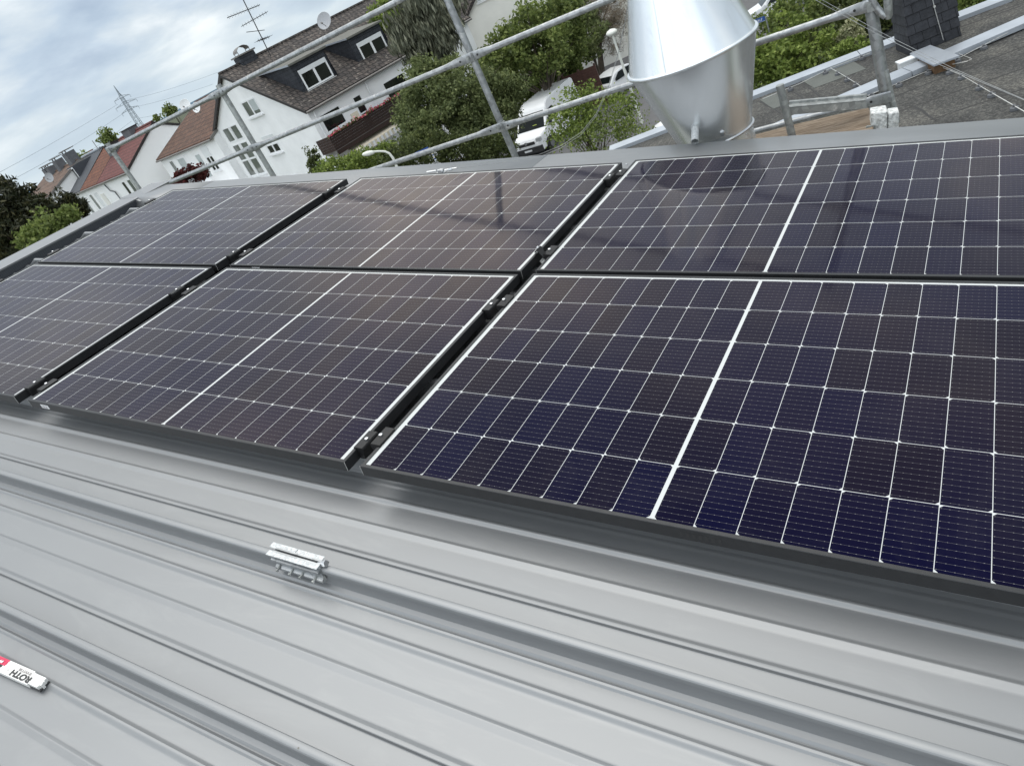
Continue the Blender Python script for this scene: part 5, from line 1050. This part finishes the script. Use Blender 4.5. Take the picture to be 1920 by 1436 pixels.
van = vehicle('white_van', 'white high roof panel van parked behind the young street tree', 'van', frame((vf[0], vf[1], GZ), azv(2), azv(-88), (0, 0, 1)), vprof, 2.07, M['carwhite'],
    [('front', ((.97, 1.3186), (1.60, 2.0566))), ('side', [(1.42, 1.35), (1.75, 1.98), (2.35, 2.02), (2.45, 1.55), (2.25, 1.35)])], (.95, 4.6), .35, .12,
    [('headlight', .14, .80, .95, (.22, .30, .22), 'lampglass'), ('wing_mirror', 1.35, 1.16, 1.5, (.14, .18, .34), 'plastic')],
    [('grille', (-.004, 0, .86), (.06, 1.1, .16), 'plastic'), ('front_bumper', (.02, 0, .47), (.16, 1.9, .34), 'plastic'), ('emblem', (-.05, 0, .93), (.03, .16, .16), 'rim'), ('number_plate', (-.075, 0, .50), (.02, .52, .11), 'signwhite')])
mb = MB(); mb.box((1.25, -.25, 1.42), (.3, .28, .2)); mb.build('hi_vis_vest', mat('hi_vis_cloth', (.55, .65, .12), .8), van)
cprof = [(.08, .28), (.0, .45), (.02, .68), (.18, .80), (.95, .95), (1.60, 1.36), (1.95, 1.46), (2.7, 1.48), (3.35, 1.38), (3.85, 1.05), (4.0, .95), (4.05, .55), (3.98, .28)]
cglass = [('front', ((1.02, .9942), (1.57, 1.3411))), ('rear', ((3.42, 1.34), (3.82, 1.07))), ('side', [(1.35, .98), (1.75, 1.33), (2.3, 1.38), (2.3, .98)]), ('side', [(2.38, .98), (2.38, 1.38), (2.95, 1.36), (3.45, 1.10), (3.4, .98)])]
clights = [('headlight', .10, .66, .66, (.2, .32, .15), 'lampglass'), ('wing_mirror', 1.25, .93, 1.0, (.14, .18, .14), 'carwhite')]
cex = [('grille', (.0, 0, .55), (.05, .9, .16), 'plastic'), ('number_plate', (-.012, 0, .42), (.02, .5, .1), 'signwhite')]
pc = at_z(1125, 195, GZ)
pc = CW + azv(-26.0)*49.0
vehicle('white_hatchback', 'white compact car parked behind the van beside the lamp post', 'car', frame((pc[0]+1.2, pc[1]+2.6, GZ), azv(200), azv(110), (0, 0, 1)), cprof, 1.74, M['carwhite'], cglass, (.78, 3.25), .31, .16, clights, cex)
pc = CW + azv(-26.9)*33.0
vehicle('white_hatchback', 'white car roof just above the parapet below the young street tree', 'car', frame((pc[0], pc[1], GZ), azv(72), azv(-18), (0, 0, 1)), cprof, 1.74, M['carwhite'], cglass, (.78, 3.25), .31, .16, clights, cex)
pc = CW + azv(-16.2)*52.0
vehicle('white_hatchback', 'white car with dark windows at the top right of the cowl', 'car', frame((pc[0], pc[1], GZ), azv(70), azv(-20), (0, 0, 1)), cprof, 1.74, M['carwhite'], cglass, (.78, 3.25), .31, .16, clights, cex)
pc = CW + azv(-9.4)*36.5
vehicle('grey_car', 'dark grey car behind the far parapet beside the slate chimney', 'car', frame((pc[0], pc[1], GZ), azv(55), azv(-35), (0, 0, 1)), cprof, 1.74, M['cargrey'], cglass, (.78, 3.25), .31, .16, clights, cex)

# ------------------------------------------------------------------ street furniture
def street_lamp(label, pts, heads, base, r=.05):
    t = thing('street_lamp', label, 'street lamp', tuple(base)); return t
lb_ = at_d(742, 309, 30.0); l0 = np.array([lb_[0], lb_[1], GZ])
sl1 = thing('street_lamp', 'curved arm street lamp with a flat head in front of the green hedge', 'street lamp', tuple(l0))
P = [np.array([0, 0, 0]), lb_ - l0] + [at_d(x, y, 30.0) - l0 for x, y in ((737, 297), (730, 288), (722, 284.5), (712, 284), (699, 285))]
mb = MB(); mb.path(P, [.07, .055, .05, .045, .04, .04, .04], 10); mb.build('pole', M['lampwhite'], sl1, smooth=50)
a, b = at_d(702, 285, 30.0) - l0, at_d(679, 291, 30.0) - l0
mb = MB(); d = b-a; L = np.linalg.norm(d); sx = [0, .15, .5, .85, 1.0]; hw_ = [.05, .10, .14, .10, .02]; hz = [.05, .08, .10, .07, .02]
nn = np.cross(d/L, [0, 0, 1]); V = [a + d*s + nn*h*math.cos(t_) + np.array([0, 0, 1])*hh_*math.sin(t_) for s, h, hh_ in zip(sx, hw_, hz) for t_ in np.linspace(0, 2*math.pi, 12, endpoint=False)]
mb.add(V, [(i*12+k, i*12+(k+1) % 12, (i+1)*12+(k+1) % 12, (i+1)*12+k) for i in range(4) for k in range(12)] + [tuple(range(12)), tuple(range(48, 60))]); mb.build('lamp_head', M['lampwhite'], sl1, smooth=60)
# car-like pale box visible below the lamp arm
l2 = at_d(1147, 62, 40.0); l2b = np.array([l2[0], l2[1], GZ])
sl2 = thing('street_lamp', 'pale post top street lamp with a round head left of the cowl', 'street lamp', tuple(l2b)); tp = l2 - l2b
mb = MB(); mb.path([(0, 0, 0), tuple(tp - np.array([0, 0, .1]))], [.085, .055], 12); mb.build('pole', M['lampwhite'], sl2, smooth=50)
mb = MB(); mb.lathe([(.02, -.16), (.20, -.10), (.29, -.02), (.28, .05), (.20, .12), (.06, .17), (0, .18)], 24, tuple(tp)); mb.build('lamp_head', M['lampwhite'], sl2, smooth=60)
def street_sign(label, px, py, D, bx, by, wdt=.75, h=.2, az=150):
    p = at_d(px, py, D); b = np.array([p[0], p[1], GZ]); t = thing('street_sign', label, 'street sign', frame(b, azv(az-90), azv(az), (0, 0, 1)))
    z = p[2]-GZ; mb = MB(); mb.tube((0, 0, 0), (0, 0, z+.05), .032, n=10); mb.build('pole', M['galv'], t, smooth=50)
    mb = MB(); mb.b2((-wdt-.02, -.012, z-h/2), (-.04, .012, z+h/2)); pl = mb.build('name_plate', M['blue'], t, bevel=.004)
    mb = MB(); r = random.Random(4); x = -wdt+.03
    while x < -.12:
        w_ = r.uniform(.03, .06); mb.b2((x, .0125, z-.05), (x+w_*.35, .0145, z+.05)); mb.b2((x, .0125, z+(-.05 if r.random() < .5 else .035)), (x+w_, .0145, z+(-.035 if r.random() < .5 else .05))); x += w_+.025
    mb.b2((-wdt-.01, .0125, z-h/2+.012), (-.05, .014, z-h/2+.02)); mb.build('lettering', M['signwhite'], pl)
    return t
sg = street_sign('blue street name sign on a stickered post beside the dark hedge', 806, 279, 31.0, 0, 0, .62, .2, 150)
p = at_d(808, 292, 31.0); mb = MB(); z = p[2]-GZ; r = random.Random(2)
for i in range(9): a_ = r.uniform(0, 6.28); mb.tube((0, 0, z-.25+i*.055), (0, 0, z-.215+i*.055), .0345+.0008*(i % 2), n=10, mi=i % 3)
mb.build('stickers', [M['signwhite'], M['blue'], M['awnA']], sg, smooth=50)
street_sign('small dark blue street sign among the bushes right of the cowl', 1436, 34, 36, 0, 0, .55, .2, 165)

# ------------------------------------------------------------------ pylon and power lines
pd = 620.0; pt = at_d(213, 161, pd); pbz = GZ; py_ = thing('electricity_pylon', 'grey lattice electricity pylon on the horizon', 'pylon', frame((pt[0], pt[1], GZ), azv(-56.6+70), azv(-56.6-20), (0, 0, 1)))
Hp = pt[2]-GZ; mb = MB(); lev = np.linspace(0, 1, 17)
wid = lambda f: 3.6*(1-f)**.8*1.0 + .9 if f < .82 else max(.08, .9*(1-(f-.82)/.18)+.1)
ring = lambda f: [np.array([sx*wid(f)/2, sy*wid(f)/2, Hp*f]) for sx, sy in ((-1, -1), (1, -1), (1, 1), (-1, 1))]
for a, b in zip(lev[:-1], lev[1:]):
    A, B_ = ring(a), ring(b)
    for k in range(4): mb.tube(A[k], B_[k], .16, n=4); mb.tube(A[k], B_[(k+1) % 4], .09, n=4); mb.tube(A[(k+1) % 4], B_[k], .09, n=4)
mb.build('tower', M['pylon'], py_)
armtips = []
for f, wa in ((.80, 6.0), (.70, 8.2), (.60, 6.6)):
    mb = MB(); z = Hp*f
    for s in (-1, 1):
        for sy in (-1, 1): mb.tube((0, sy*.5, z), (s*wa, 0, z-.2), .13, n=4); mb.tube((0, sy*.4, z+1.6), (s*wa, 0, z-.2), .12, n=4)
        mb.tube((s*wa, 0, z-.2), (s*wa, 0, z-2.2), .14, n=5); mb.tube((s*wa*.5, 0, z+.75), (s*wa*.5, 0, z-.1), .1, n=4)
    mb.build('cross_arm', M['pylon'], py_)
for i, (a, b, c, D2, lab) in enumerate((((221, 196), (110, 262), (-15, 331), 420, 'upper power line running left from the pylon'), ((234, 211), (130, 278), (-15, 357), 420, 'middle power line running left from the pylon'), ((246, 228), (180, 276), (95, 330), 430, 'lowest power line running left from the pylon'),
        ((239, 187), (320, 167), (430, 128), 700, 'upper power line running right from the pylon'), ((249, 202), (320, 184), (400, 158), 700, 'middle power line running right from the pylon'), ((260, 222), (305, 213), (345, 200), 700, 'lowest power line running right from the pylon'))):
    P0, P1, P2 = at_d(*a, pd), at_d(*b, (pd+D2)/2), at_d(*c, D2); mb = MB()
    pts = [P0*(1-t_)*(1-t_) + (2*P1 - (P0+P2)/2)*2*t_*(1-t_) + P2*t_*t_ for t_ in np.linspace(0, 1, 12)]
    mb.path(pts, .075, 5); tag(mb.build('power_line', M['wire']), lab, 'power line', 'power lines from the pylon')
